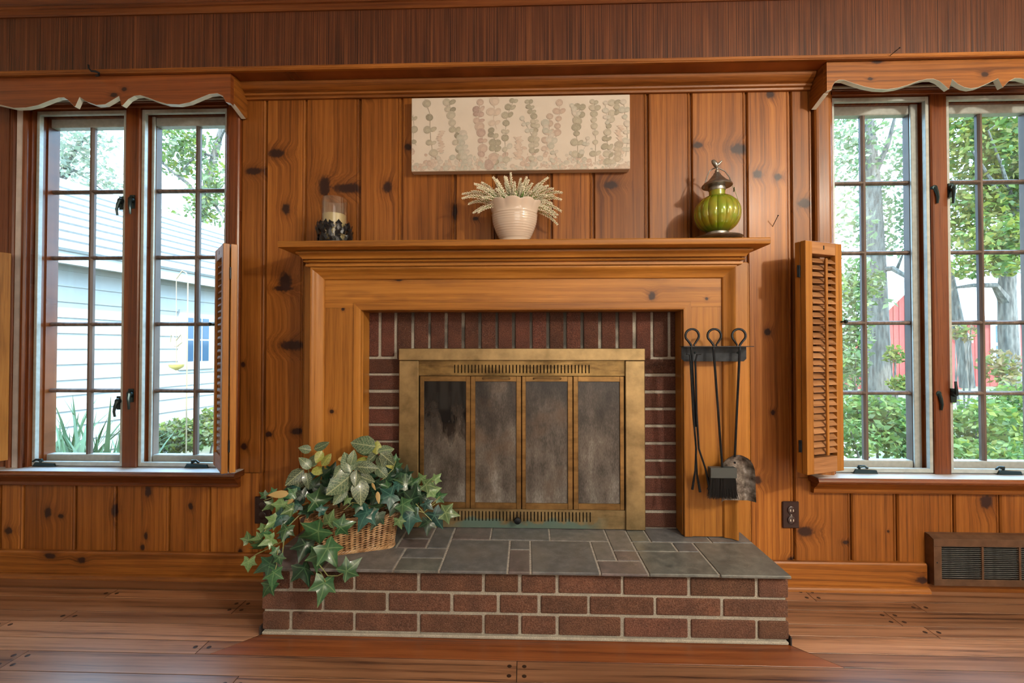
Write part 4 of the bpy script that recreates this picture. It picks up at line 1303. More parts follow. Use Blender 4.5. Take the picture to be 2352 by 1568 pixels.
for i in range(34):
    a = rw.uniform(0, 2 * PI)
    tip = Vector((vx + 0.085 * math.cos(a) * rw.uniform(0.4, 1.1), vy + 0.06 * math.sin(a), ZSH + 0.150 + rw.uniform(0.0, 0.055)))
    root = Vector((vx + 0.03 * math.cos(a), vy + 0.03 * math.sin(a), ZSH + 0.125))
    d = tip - root
    sd = d.cross(Vector((0, 0, 1))).normalized() * rw.uniform(0.003, 0.008)
    mid = root + d * 0.55 + Vector((0, 0, 0.008))
    MB().add([root, mid + sd, tip, mid - sd, mid - Vector((0, 0, 0.003))], [[0, 1, 4], [1, 2, 4], [2, 3, 4], [3, 0, 4]]).build('leaf', M['greenleaf'], fw, normals=False)

# green ribbed glass lantern with a bird on its lid, on a pewter saucer
lx, ly = 0.7222, -0.112
m = NT('green_lustre_glass')
P = m.xyz(m.obj)
nn = m.noise(m.obj, 30.0, 3)
col = m.mix(m.rng(nn, 0.35, 0.68, 0, 1), (0.20, 0.30, 0.010), (0.30, 0.27, 0.018))
m.set(Base_Color=col, Roughness=0.07, Metallic=0.25, Coat_Weight=1.0, Coat_Roughness=0.03)
M['lustre'] = m.m
M['pewter'] = plain('pewter', (0.30, 0.30, 0.28), 0.34, 0.9, var=0.25, vscale=50)
sa = empty('saucer', (lx, ly, ZSH), 'round pewter saucer under the green glass lantern', 'saucer')
MB().lathe([(0.040, 0.0), (0.062, 0.0035), (0.078, 0.012), (0.0875, 0.0165), (0.0885, 0.0185), (0.0870, 0.0195), (0.076, 0.0150), (0.060, 0.0070), (0.02, 0.0060)], (lx, ly, ZSH), 56).build('dish', M['pewter'], sa, smooth=True)
la = empty('glass_lantern', (lx, ly, ZSH + 0.007), 'green ribbed glass lantern with pewter lid topped by a small bird', 'lantern')
zb = ZSH + 0.0075
tx = 0.006
MB().lathe([(0.041, 0.0), (0.042, 0.002), (0.0405, 0.012), (0.0395, 0.026), (0.0405, 0.031), (0.036, 0.033)], (lx, ly, zb), 40).build('base_ring', M['pewter'], la, smooth=True)
gp = []
for k in range(25):
    t = k / 24
    a = -PI / 2 * 0.82 + t * (PI / 2 * 0.82 + PI / 2 * 0.80)
    gp.append((0.0838 * math.cos(a) ** 0.92 if math.cos(a) > 0 else 0.02, 0.102 + 0.074 * math.sin(a)))
gp += [(0.0285, 0.178), (0.0282, 0.196)]
def ribs(th, r_, z, i):
    w_ = max(0.0, min(1.0, (r_ - 0.03) / 0.03))
    return r_ * (1 - 0.055 * w_ * abs(math.sin(th * 8.0)) ** 0.6 * 0 - 0.05 * w_ * (1 - abs(math.sin(th * 8.0)) ** 0.55)), z
MB().lathe(gp, (lx, ly, zb), 192, fn=ribs).build('glass_body', M['lustre'], la, smooth=1.2)
MB().lathe([(0.0295, 0.190), (0.0305, 0.193), (0.0300, 0.204), (0.0290, 0.212), (0.02, 0.213)], (lx, ly, zb), 36).build('collar', M['pewter'], la, smooth=True)
lid = MB().lathe([(0.030, 0.208), (0.0535, 0.2075), (0.0550, 0.2095), (0.0535, 0.2130), (0.0460, 0.2200), (0.0440, 0.2215), (0.0350, 0.2270), (0.0250, 0.2380), (0.0150, 0.2500), (0.0110, 0.2580), (0.0060, 0.2600)], (lx, ly, zb), 40).build('lid', M['pewter'], la, smooth=True)
MB().lathe([(0.002, 0.2585), (0.0060, 0.2605), (0.0078, 0.2650), (0.0060, 0.2700), (0.0030, 0.2725), (0.0036, 0.278), (0.002, 0.281)], (lx, ly, zb), 16).build('finial', M['pewter'], lid, smooth=True)
B = Vector((lx - 0.004, ly, zb + 0.293))
bird = MB()
bird.tube([B + Vector((0.006, 0, -0.016)), B + Vector((0.003, 0, -0.009)), B + Vector((-0.001, 0, -0.001)), B + Vector((-0.006, 0, 0.006)), B + Vector((-0.010, 0, 0.012)), B + Vector((-0.0125, 0, 0.0155))], [0.002, 0.0075, 0.0095, 0.0085, 0.0068, 0.003], 12)
bird.tube([B + Vector((0.000, 0, -0.003)), B + Vector((0.010, 0, -0.001)), B + Vector((0.017, 0, 0.006)), B + Vector((0.023, 0, 0.0125))], [0.006, 0.0048, 0.0040, 0.0026], 8, flat=0.7)
bird.tube([B + Vector((-0.012, 0, 0.0135)), B + Vector((-0.0185, 0, 0.0125))], [0.0026, 0.0004], 6)
bird.build('bird', M['pewter'], lid, smooth=1.2)
hd = [(lx + 0.0535 * math.cos(a), ly + 0.012 * math.sin(a), zb + 0.212 + 0.066 * math.sin(a)) for a in [PI * k / 16 for k in range(17)]]
hd = [(lx - 0.049 + 0.0, ly + 0.004, zb + 0.2) , (lx - 0.032, ly + 0.012, zb + 0.250), (lx - 0.022, ly + 0.014, zb + 0.272), (lx - 0.006, ly + 0.014, zb + 0.282), (lx + 0.014, ly + 0.012, zb + 0.281), (lx + 0.034, ly + 0.008, zb + 0.268), (lx + 0.048, ly + 0.004, zb + 0.245), (lx + 0.053, ly, zb + 0.222)]
MB().tube(hd, 0.0022, 8).build('bail_handle', M['pewter'], la, smooth=True)
MB().tube([(lx + 0.053, ly, zb + 0.226), (lx + 0.058, ly - 0.002, zb + 0.205), (lx + 0.066, ly - 0.004, zb + 0.185), (lx + 0.078, ly - 0.004, zb + 0.150)], 0.0008, 5).build('cord', M['sprig'], la)
MB().box(lx + 0.0615, lx + 0.0625, ly - 0.012, ly + 0.002, zb + 0.186, zb + 0.202).build('paper_tag', M['canvas'], la)

# ---------------------------------------------------------------- fireplace tools on their rack
rk = empty('tool_rack', (0.70, -0.12, 0.895), 'dark blue-black iron wall bracket holding the fireplace tools', 'tool rack')
YR = -0.0955
rx0, rx1 = 0.582, 0.822
c_ = 0.010
MB().prism_y([(rx0, 0.950), (rx0, 0.896 + c_), (rx0 + c_, 0.896), (rx1 - c_, 0.896), (rx1, 0.896 + c_), (rx1, 0.950)], YR - 0.027, YR - 0.0245).build('back_plate', M['iron'], rk)
rk.children[0].name = 'back_plate'
MB().box(rx0 + 0.06, rx1 - 0.10, YR - 0.0244, -0.0855, 0.915, 0.93).build('standoff', M['iron'], rk)
MB().box(rx0 - 0.006, rx1 + 0.008, YR - 0.070, YR - 0.0245, 0.9502, 0.9530).build('shelf_plate', M['iron'], rk)
for sx in (0.632, 0.790):
    MB().ball((sx, YR - 0.028, 0.928), (0.004, 0.003, 0.004), 8, 6).build('screw', M['latch'], rk, smooth=True)

YT = YR - 0.062
def loop_handle(m_, hx, flip=1):
    """forged open loop standing over the rack; hx is the shaft's x at rack height"""
    z0 = 0.948
    pts = [(hx, YT, z0 - 0.01), (hx, YT, z0 + 0.008), (hx - 0.010 * flip, YT, z0 + 0.022)]
    cx_, cz_ = hx + 0.003 * flip, z0 + 0.043
    for k in range(15):
        a = math.radians(205 - k * 17.5)
        pts.append((cx_ + flip * 0.0245 * math.cos(a), YT, cz_ + 0.0245 * math.sin(a)))
    pts += [(hx + 0.014 * flip, YT, z0 + 0.016), (hx + 0.009 * flip, YT, z0 + 0.009), (hx + 0.012 * flip, YT, z0 + 0.004)]
    n = len(pts)
    m_.tube(pts, [0.0042] * (n - 4) + [0.0038, 0.0034, 0.003, 0.0028], 8)

def shaft(m_, a, b, r0=0.0044, r1=0.0040):
    m_.tube([a, tuple((p + q) / 2 for p, q in zip(a, b)), b], [r0, (r0 + r1) / 2, r1], 6)

# tongs
tg = empty('fire_tongs', (0.635, YT, 0.40), 'black iron fireplace tongs, leftmost tool on the rack', 'tongs')
h1 = at(1588, 797, YT)[0]
m_ = MB(); loop_handle(m_, h1)
shaft(m_, (h1, YT, 0.940), (at(1597, 980, YT)[0], YT, at(1597, 980, YT)[1]))
m_.build('handle_rod', M['iron'], tg, smooth=True)
for side, pth in ((-1, [(1577, 813), (1584, 814), (1586, 830), (1592, 950), (1599, 1030), (1597, 1080), (1590, 1124)]), (1, [(1610, 813), (1601, 814), (1597, 830), (1600, 950), (1605, 1030), (1620, 1075), (1629, 1118), (1626, 1124)])):
    yy = YT - 0.006 * 1
    m_ = MB().tube([p3(px, py, yy) for px, py in pth], [0.0028, 0.003, 0.0036, 0.0036, 0.0036, 0.0034] + [0.0045] * (len(pth) - 6), 6)
    m_.build('jaw_arm', M['iron'], tg, smooth=True)
MB().tube([p3(1598, 1030, YT + 0.008), p3(1601, 1090, YT + 0.012), p3(1608, 1130, YT + 0.004)], [0.003, 0.0034, 0.005], 6).build('jaw_arm', M['iron'], tg, smooth=True)
# brush
br = empty('hearth_brush', (0.733, YT, 0.38), 'black hearth brush with square block and bristles, middle tool on the rack', 'brush')
h2 = at(1639, 797, YT)[0]
m_ = MB(); loop_handle(m_, h2)
e2x, e2z = at(1659, 1076, YT - 0.01)
shaft(m_, (h2, YT, 0.940), (e2x, YT - 0.01, e2z))
m_.build('handle_rod', M['iron'], br, smooth=True)
bx0, bz1 = at(1631, 1074, YT - 0.02); bx1, bz0 = at(1692, 1098, YT - 0.02)
MB().box(bx0, bx1, YT - 0.024, YT + 0.004, bz0, bz1, 0.0015).build('brush_block', plain('charcoal_painted_block', (0.045, 0.055, 0.058), 0.5), br)
bm_ = MB(); rr_ = random.Random(2)
zlow = at(1660, 1146, YT - 0.02)[1]
for k in range(420):
    x = bx0 + 0.003 + (bx1 - bx0 - 0.006) * rr_.random()
    y = YT - 0.022 + 0.024 * rr_.random()
    e = (x - (bx0 + bx1) / 2) * 0.22 + rr_.gauss(0, 0.0025) + 0.002
    bm_.tube([(x, y, bz0 + 0.002), (x + e * 0.3, y, (bz0 + zlow) / 2), (x + e, y + rr_.gauss(0, 0.002), zlow + rr_.uniform(-0.003, 0.006))], [0.0008, 0.0008, 0.0004], 3, cap=False)
bm_.build('bristles', plain('black_bristle', (0.008, 0.009, 0.011), 0.5), br, kind='stuff', normals=False)
# shovel
sv = empty('ash_shovel', (0.78, YT, 0.38), 'black iron ash shovel with a worn grey scoop, rightmost tool on the rack', 'shovel')
h3 = at(1699, 797, YT)[0]
m_ = MB(); loop_handle(m_, h3, -1)
s3x, s3z = at(1687, 1046, YT + 0.012)
shaft(m_, (h3, YT, 0.940), (s3x, YT + 0.010, s3z - 0.004))
m_.build('handle_rod', M['iron'], sv, smooth=True)
m = NT('worn_shovel_steel')
nn = m.noise(m.pos, 38.0, 4, 0.6)
m.set(Base_Color=m.ramp(m.rng(nn, 0.35, 0.68, 0, 1), [(0, (0.05, 0.042, 0.036)), (0.5, (0.17, 0.15, 0.135)), (1, (0.36, 0.35, 0.34))]), Roughness=0.45, Metallic=0.5)
sc_ = MB()
YS = YT + 0.026
hw = 0.061
rowsz = [s3z + 0.003, s3z - 0.006, s3z - 0.016, s3z - 0.030, s3z - 0.050, s3z - 0.080, s3z - 0.120, s3z - 0.150, at(1690, 1147, YS)[1]]
wid = [0.016, 0.034, 0.046, 0.055, 0.060, 0.0615, 0.0615, 0.0615, 0.062]
cxs = at(1688, 1100, YS)[0]
G_ = 13
for face, off in ((0, 0.0), (1, 0.0016)):
    vs = []
    for z, w_ in zip(rowsz, wid):
        for k in range(G_):
            t = -1 + 2 * k / (G_ - 1)
            lift = 0.024 * max(0, abs(t) - 0.72) / 0.28 * (0.4 + 0.6 * min(1, (w_ - 0.01) / 0.05))
            top = 0.018 * max(0, (z - (s3z - 0.022)) / 0.025)
            vs.append((cxs + t * w_, YS - lift - top + off + 0.012 * (1 - (z - rowsz[-1]) / (rowsz[0] - rowsz[-1])) * -0.6, z))
    fs = []
    for i in range(len(rowsz) - 1):
        for k in range(G_ - 1):
            a = i * G_ + k
            fs.append([a, a + 1, a + G_ + 1, a + G_])
    sc_.add(vs, fs)
sc_.build('scoop', m.m, sv, smooth=1.0, normals=False)
for z in (s3z - 0.008, s3z - 0.028):
    MB().ball((cxs - 0.002, YS - 0.006, z), (0.004, 0.004, 0.004), 8, 5).build('rivet', M['iron'], sv, smooth=True)

# ---------------------------------------------------------------- outlets, vent, hook and nails
M['bakelite'] = plain('brown_bakelite', (0.030, 0.014, 0.014), 0.25)
M['slotgrey'] = plain('pale_outlet_contact', (0.45, 0.42, 0.40), 0.4, 0.4)
def outlet(px0, py0, px1, py1, label, pale):
    x0, z1 = at(px0, py0, -0.006); x1, z0 = at(px1, py1, -0.006)
    r = empty('wall_outlet', ((x0 + x1) / 2, -0.004, z0), label, 'outlet')
    MB().box(x0, x1, -0.008, -0.0006, z0, z1, 0.003).build('cover_plate', M['bakelite'], r)
    xm, zm = (x0 + x1) / 2, (z0 + z1) / 2
    for k in range(9):
        xx = x0 + 0.008 + (x1 - x0 - 0.016) * k / 8
        MB().box(xx - 0.0013, xx + 0.0013, -0.0088, -0.0078, z0 + 0.006, z1 - 0.006).build('rib', M['bakelite'], r)
    for dz in (0.0195, -0.0195):
        s_ = MB().lathe([(0.0155, 0), (0.0155, 0.004), (0.013, 0.0055)], (0, 0, 0), 20).build('socket', M['bakelite'], r, smooth=True, origin=(0, 0, 0))
        s_.rotation_euler = (PI / 2, 0, 0)
        s_.location = Vector((xm, -0.0078, zm + dz)) - WL[r.name]
        if pale:
            for ddx in (-0.0055, 0.0055):
                MB().box(xm + ddx - 0.0024, xm + ddx + 0.0024, -0.0145, -0.0132, zm + dz - 0.0045, zm + dz + 0.0045, 0.0005).build('slot', M['slotgrey'], r)
    MB().ball((xm, -0.009, zm), (0.003, 0.002, 0.003), 8, 5).build('screw', M['slotgrey'], r, smooth=True)
outlet(1797, 1151, 1836, 1213, 'brown ribbed wall outlet under the right window, beside the hearth', True)
outlet(585, 1140, 623, 1203, 'dark wall outlet half hidden behind the ivy basket', False)

M['ventpaint'] = plain('brown_enamelled_steel', (0.115, 0.062, 0.036), 0.35, 0.3, var=0.3, vscale=25)
M['ventfin'] = plain('dusty_vent_fin', (0.16, 0.17, 0.17), 0.5, 0.3, var=0.4, vscale=80)
vt = empty('floor_vent', (1.85, -0.045, 0.03), 'brown baseboard heating vent with grey louvres under the right window', 'vent')
yo_ = -0.037
vx0, vz1 = at(2143, 1237, yo_); _, vz0 = at(2143, 1344, yo_); vx1 = 2.22
MB().prism_x([(0.0, vz1 + 0.012), (-0.018, vz1 + 0.010), (yo_, vz1), (yo_, vz1 - 0.004), (-0.018, vz1 + 0.006), (0.0, vz1 + 0.008)], vx0, vx1).build('top_flange', M['ventpaint'], vt)
MB().prism_x([(-0.002, vz1 + 0.008), (yo_, vz1 - 0.002), (yo_, vz0), (-0.002, vz0)], vx0, vx0 + 0.003).build('side_panel', M['ventpaint'], vt)
MB().prism_x([(-0.002, vz1 + 0.008), (yo_, vz1 - 0.002), (yo_, vz0), (-0.002, vz0)], vx1 - 0.003, vx1).build('side_panel', M['ventpaint'], vt)
gx0_, gz1_ = at(2161, 1254, yo_); _, gz0_ = at(2161, 1329, yo_); gx1_ = 2.19
fr_ = MB().box(vx0, vx1, yo_ - 0.003, yo_, gz1_, vz1, 0.001).box(vx0, vx1, yo_ - 0.003, yo_, vz0, gz0_, 0.001).box(vx0, gx0_, yo_ - 0.003, yo_, gz0_, gz1_).box(gx1_, vx1, yo_ - 0.003, yo_, gz0_, gz1_)
fr_.build('face_frame', M['ventpaint'], vt)
for xd in (at(2256, 1300, yo_)[0], 1.885, 2.037):
    MB().box(xd - 0.004, xd + 0.004, yo_ - 0.003, yo_ + 0.006, gz0_, gz1_).build('divider', M['ventpaint'], vt)
fin = MB().prism_x([(-0.005, 0.0028), (-0.004, 0.0036), (0.005, -0.0028), (0.004, -0.0036)], -(gx1_ - gx0_) / 2, (gx1_ - gx0_) / 2).mesh('fin', (0, 0, 0))
fin.materials.append(M['ventfin'])
for k in range(17):
    inst('fin', fin, ((gx0_ + gx1_) / 2, yo_ + 0.004, gz0_ + (gz1_ - gz0_) * (k + 0.5) / 17), vt)
MB().box(vx0 + 0.004, vx1 - 0.004, -0.012, -0.004, vz0, vz1).build('dark_duct', M['dark'], vt)
MB().ball((vx0 + 0.012, yo_ - 0.003, 0.122), (0.003, 0.002, 0.003), 8, 5).build('screw', M['iron'], vt, smooth=True)

hk = empty('wall_hook', p3(212, 168, -0.13), 'small dark screw hook on the soffit trim above the left window', 'hook')
q = [p3(px, py, y) for px, py, y in ((203, 149, -0.150), (204, 157, -0.150), (210, 163, -0.150), (220, 164, -0.142), (227, 167, -0.134), (227, 173, -0.128), (221, 174, -0.1235))]
MB().tube(q, [0.0035, 0.0032, 0.0042, 0.0045, 0.0045, 0.004, 0.004], 8).build('hook_wire', M['iron'], hk, smooth=True)
hk.name = 'wall_hook'
def nail(a, b, label, r_=0.0013):
    d = (b - a).normalized()
    n = empty('nail', a, label, 'nail')
    MB().tube([a, b], r_, 7).build('nail_shank', M['iron'], n, smooth=True)
    MB().tube([b, b + d * 0.0016], r_ * 2.2, 9).build('nail_head', M['iron'], n)
nail(p3(1774, 521, 0.002), p3(1787, 495, -0.040), 'dark nail sticking out of the pine wall beside the mantel shelf')
nail(p3(2044, 128, -0.1235), p3(2066, 110, -0.160), 'dark nail sticking out of the soffit trim above the right window')

# ---------------------------------------------------------------- wicker basket with artificial plants on the hearth
m = NT('willow_wicker')
nn = m.noise(m.obj, 45.0, 3)
n2 = m.noise(m.obj, 9.0, 2)
col = m.ramp(m.rng(nn, 0.3, 0.7, 0, 1), [(0, (0.17, 0.075, 0.030)), (0.5, (0.44, 0.26, 0.125)), (1, (0.64, 0.44, 0.25))])
col = m.mix(m.rng(n2, 0.55, 0.7, 0, 0.35), col, (0.20, 0.11, 0.07))
m.set(Base_Color=col, Roughness=0.42)
M['wicker'] = m.m
ZH2 = 0.2268
bk = local_root('wicker_basket', 'rectangular tan wicker basket at the left end of the hearth', 'basket')
BH, BL, BW = 0.122, 0.272, 0.140        # height, bottom length and width
def perim(t, z, off=0.0):
    """rounded rectangle, flaring upwards; t in 0..1"""
    k = z / BH
    hl, hw_ = BL / 2 + 0.018 * k + off, BW / 2 + 0.014 * k + off
    r_ = 0.028
    segs = [2 * (hl - r_), PI / 2 * r_, 2 * (hw_ - r_), PI / 2 * r_] * 2
    tot = sum(segs)
    d = (t % 1.0) * tot
    cs = [(-1, -1, 1, 0), None, (1, -1, 0, 1), None, (1, 1, -1, 0), None, (-1, 1, 0, -1), None]
    for i, sgl in enumerate(segs):
        if d <= sgl:
            break
        d -= sgl
    if i % 2 == 0:
        sx, sy, dx, dy = cs[i]
        if i == 0: p_ = (-hl + r_ + d, -hw_)
        elif i == 2: p_ = (hl, -hw_ + r_ + d)
        elif i == 4: p_ = (hl - r_ - d, hw_)
        else: p_ = (-hl, hw_ - r_ - d)
        return p_
    a = d / r_
    c = {1: (hl - r_, -hw_ + r_, -PI / 2), 3: (hl - r_, hw_ - r_, 0), 5: (-hl + r_, hw_ - r_, PI / 2), 7: (-hl + r_, -hw_ + r_, PI)}[i]
    return (c[0] + r_ * math.cos(c[2] + a), c[1] + r_ * math.sin(c[2] + a))
NS = 46
wm = MB()
rows_n = 27
for j in range(rows_n):
    z = 0.007 + (BH - 0.014) * j / (rows_n - 1)
    pts = []
    n = NS * 4
    for k in range(n):
        t = k / n
        w_ = 0.0030 * math.cos(PI * (k / 4.0) + j * PI)
        p_ = perim(t, z, w_)
        pts.append((p_[0], p_[1], z + 0.0016 * math.sin(PI * k / 4.0 + j * PI)))
    pts.append(pts[0])
    wm.tube(pts, 0.0024, 5, cap=False)
wm.build('woven_sides', M['wicker'], bk, smooth=True, kind='stuff', normals=False, origin=(0, 0, 0))
sm = MB()
for k in range(NS):
    a = perim((k + 0.0) / NS, 0.002); b = perim((k + 0.0) / NS, BH)
    sm.tube([(a[0], a[1], 0.002), (b[0], b[1], BH)], 0.0022, 5)
sm.build('stakes', M['wicker'], bk, smooth=True, kind='stuff', normals=False)
for nm, z, tw in (('rim', BH, 0.004), ('foot_border', 0.004, 0.004)):
    b_ = MB()
    for ph in (0.0, PI / 2, PI, 3 * PI / 2):
        pts = []
        n = 200
        for k in range(n + 1):
            a = 2 * PI * 17 * k / n + ph
            p_ = perim(k / n, z, 0.002 + tw * math.cos(a))
            pts.append((p_[0], p_[1], z + tw * math.sin(a)))
        b_.tube(pts, 0.0028, 5, cap=False)
    b_.build(nm, M['wicker'], bk, smooth=True, normals=False)
MB().box(-BL / 2 + 0.006, BL / 2 - 0.006, -BW / 2 + 0.006, BW / 2 - 0.006, 0.002, 0.008).build('basket_floor', M['wicker'], bk)
hm = plain('dark_stained_handle', (0.035, 0.018, 0.012), 0.3)
MB().tube([(-BL / 2 - 0.030, -0.03, BH - 0.004), (-BL / 2 - 0.030, 0.045, BH - 0.004)], 0.0105, 14).build('handle_roll', hm, bk, smooth=True)
for y_ in (-0.022, 0.034):
    MB().tube([(-BL / 2 - 0.012, y_, BH - 0.006), (-BL / 2 - 0.024, y_, BH + 0.009), (-BL / 2 - 0.042, y_, BH + 0.002), (-BL / 2 - 0.040, y_, BH - 0.014), (-BL / 2 - 0.014, y_, BH - 0.018)], 0.003, 6).build('handle_loop', M['wicker'], bk, smooth=True)
MB().ball((0, 0, 0.05), (BL / 2 - 0.01, BW / 2 - 0.008, 0.048), 20, 10).build('moss_filling', plain('dark_moss', (0.010, 0.014, 0.007), 0.95, var=0.4), bk, smooth=True)
BANG = math.radians(20.0)
bcx, bcy = -0.632, -0.192
bk.location = (bcx, bcy, ZH2)
bk.rotation_euler = (0, 0, BANG)

def leaf_material(name, base, vein, kind, back=None):
    m = NT(name)
    P = m.xyz(m.obj)
    x, y = P[0], P[1]
    ay = m.math('ABSOLUTE', y)
    if kind == 'ivy':
        vm = None
        for ang, ln in ((0.0, 1.0), (62.0, 0.8), (130.0, 0.6)):
            a = math.radians(ang)
            d = m.math('ABSOLUTE', m.math('SUBTRACT', m.math('MULTIPLY', x, math.sin(a)), m.math('MULTIPLY', ay, math.cos(a))))
            al = m.math('ADD', m.math('MULTIPLY', x, math.cos(a)), m.math('MULTIPLY', ay, math.sin(a)))
            k = m.math('MULTIPLY', m.rng(d, 0.010, 0.034, 1, 0), m.rng(al, 0.0, 0.02, 0, 1))
            vm = k if vm is None else m.math('MAXIMUM', vm, k)
        vm = m.math('MULTIPLY', vm, 0.55)
        fl_ = m.noise(m.obj, 7.0, 3)
    else:
        v = m.math('SUBTRACT', x, m.math('MULTIPLY', ay, 0.95))
        nz = m.noise(m.obj, 9.0, 2)
        v = m.math('ADD', v, m.math('MULTIPLY', nz, 0.10))
        s1 = m.math('ABSOLUTE', m.math('SINE', m.math('MULTIPLY', v, 26.0)))
        k1 = m.rng(s1, 0.06, 0.24, 1, 0)
        e = m.voro(m.vec(m.math('MULTIPLY', x, 10.0), m.math('MULTIPLY', y, 14.0), 0.0), 1.0, 'DISTANCE_TO_EDGE')
        k2 = m.math('MULTIPLY', m.rng(e[0], 0.02, 0.07, 1, 0), 0.6)
        k3 = m.rng(ay, 0.008, 0.022, 1, 0)
        vm = m.math('MULTIPLY', m.math('MAXIMUM', m.math('MAXIMUM', k1, k2), k3), 0.62)
        fl_ = nz
    r = m.orand
    c0 = m.mix(m.rng(fl_, 0.3, 0.7, 0, 1), tuple(q * 0.75 for q in base), tuple(q * 1.3 for q in base))
    sh = m.rng(r, 0, 1, 0.55, 1.45)
    c0 = m.mix(1.0, c0, m.vec(sh, sh, sh), 'MULTIPLY')
    c = m.mix(vm, c0, vein)
    m.set(Base_Color=c, Roughness=0.34, Coat_Weight=0.2)
    tl = m.node('ShaderNodeBsdfTranslucent')
    m.put(tl.inputs[0], c)
    mx = m.node('ShaderNodeMixShader')
    mx.inputs[0].default_value = 0.18
    m.t.links.new(m.p.outputs[0], mx.inputs[1]); m.t.links.new(tl.outputs[0], mx.inputs[2]); m.t.links.new(mx.outputs[0], m.out.inputs[0])
    return m.m

def ivy_mesh(mat, fold, droop):
    pol = [(0, 1.0), (22, 0.60), (40, 0.50), (62, 0.80), (80, 0.52), (100, 0.46), (130, 0.62), (152, 0.40), (172, 0.20)]
    out = pol + [(360 - a, r) for a, r in pol[::-1] if a > 0]
    vs, fs = [(0, 0, 0)], []
    n = len(out)
    hgt = lambda x, y: -fold * abs(y) - droop * x * abs(x) + 0.05 * math.sin(5 * x + 3 * y)
    for f in (0.5, 1.0):
        for a, r in out:
            x, y = f * r * math.cos(math.radians(a)), f * r * math.sin(math.radians(a))
            vs.append((x, y, hgt(x, y)))
    for k in range(n):
        k2 = (k + 1) % n
        fs.append([0, 1 + k, 1 + k2])
        fs.append([1 + k, 1 + n + k, 1 + n + k2, 1 + k2])
    me = MB().add(vs, fs).mesh('leaf', (0, 0, 0), smooth=1.2, normals=False)
    me.materials.append(mat)
    return me

def oval_mesh(mat, wdt, curl, fold):
    nx, ny = 9, 5
    vs, fs = [], []
    for i in range(nx):
        t = i / (nx - 1)
        hw_ = wdt * (math.sin(PI * min(1, t ** 0.72 * 1.0)) ** 0.8 if 0 < t < 1 else 0.0) + (0.004 if i == 0 else 0.0)
        for j in range(ny):
            s_ = -1 + 2 * j / (ny - 1)
            y = s_ * hw_ * (1 + 0.05 * (i % 2))
            vs.append((t, y, -fold * abs(y) - curl * t * t + 0.1 * curl))
    for i in range(nx - 1):
        for j in range(ny - 1):
            a = i * ny + j
            fs.append([a, a + ny, a + ny + 1, a + 1])
    me = MB().add(vs, fs).mesh('leaf', (0, 0, 0), smooth=1.4, normals=False)
    me.materials.append(mat)
    return me

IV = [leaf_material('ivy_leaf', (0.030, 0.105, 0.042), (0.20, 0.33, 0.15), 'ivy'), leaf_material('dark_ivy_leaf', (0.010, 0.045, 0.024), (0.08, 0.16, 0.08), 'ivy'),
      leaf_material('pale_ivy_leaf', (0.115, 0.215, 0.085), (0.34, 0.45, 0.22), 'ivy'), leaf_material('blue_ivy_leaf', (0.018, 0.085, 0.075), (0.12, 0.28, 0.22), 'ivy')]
FT = [leaf_material('nerve_leaf', (0.055, 0.105, 0.060), (0.50, 0.56, 0.34), 'net'), leaf_material('yellow_nerve_leaf', (0.19, 0.22, 0.045), (0.50, 0.48, 0.16), 'net')]
TAN = plain('dry_tan_leaf', (0.42, 0.30, 0.12), 0.5)
ivy_me = [[ivy_mesh(mt, f, d) for f, d in ((0.22, 0.20), (0.45, 0.10), (0.10, 0.40))] for mt in IV]
ft_me = [[oval_mesh(mt, 0.27, c, f) for c, f in ((0.15, 0.25), (0.32, 0.12))] for mt in FT]
tan_me = oval_mesh(TAN, 0.2, 0.2, 0.2)

rv = random.Random(17)
def leaf_rot(p, deg, tilt):
    n = (CAM - p).normalized()
    right = Vector((0, 0, 1)).cross(n).normalized()
    up = n.cross(right)
    a = math.radians(deg)
    X = right * math.cos(a) + up * math.sin(a)
    Z = n
    Y = Z.cross(X)
    mtx = Matrix((X, Y, Z)).transposed()
    j = Euler((math.radians(rv.gauss(0, tilt)), math.radians(rv.gauss(-6, tilt * 0.7)), 0)).to_matrix()
    return (mtx @ j).to_quaternion()

def crop(u, v, Y):
    return p3(540 + u / 3.564, 960 + v / 3.564, Y)

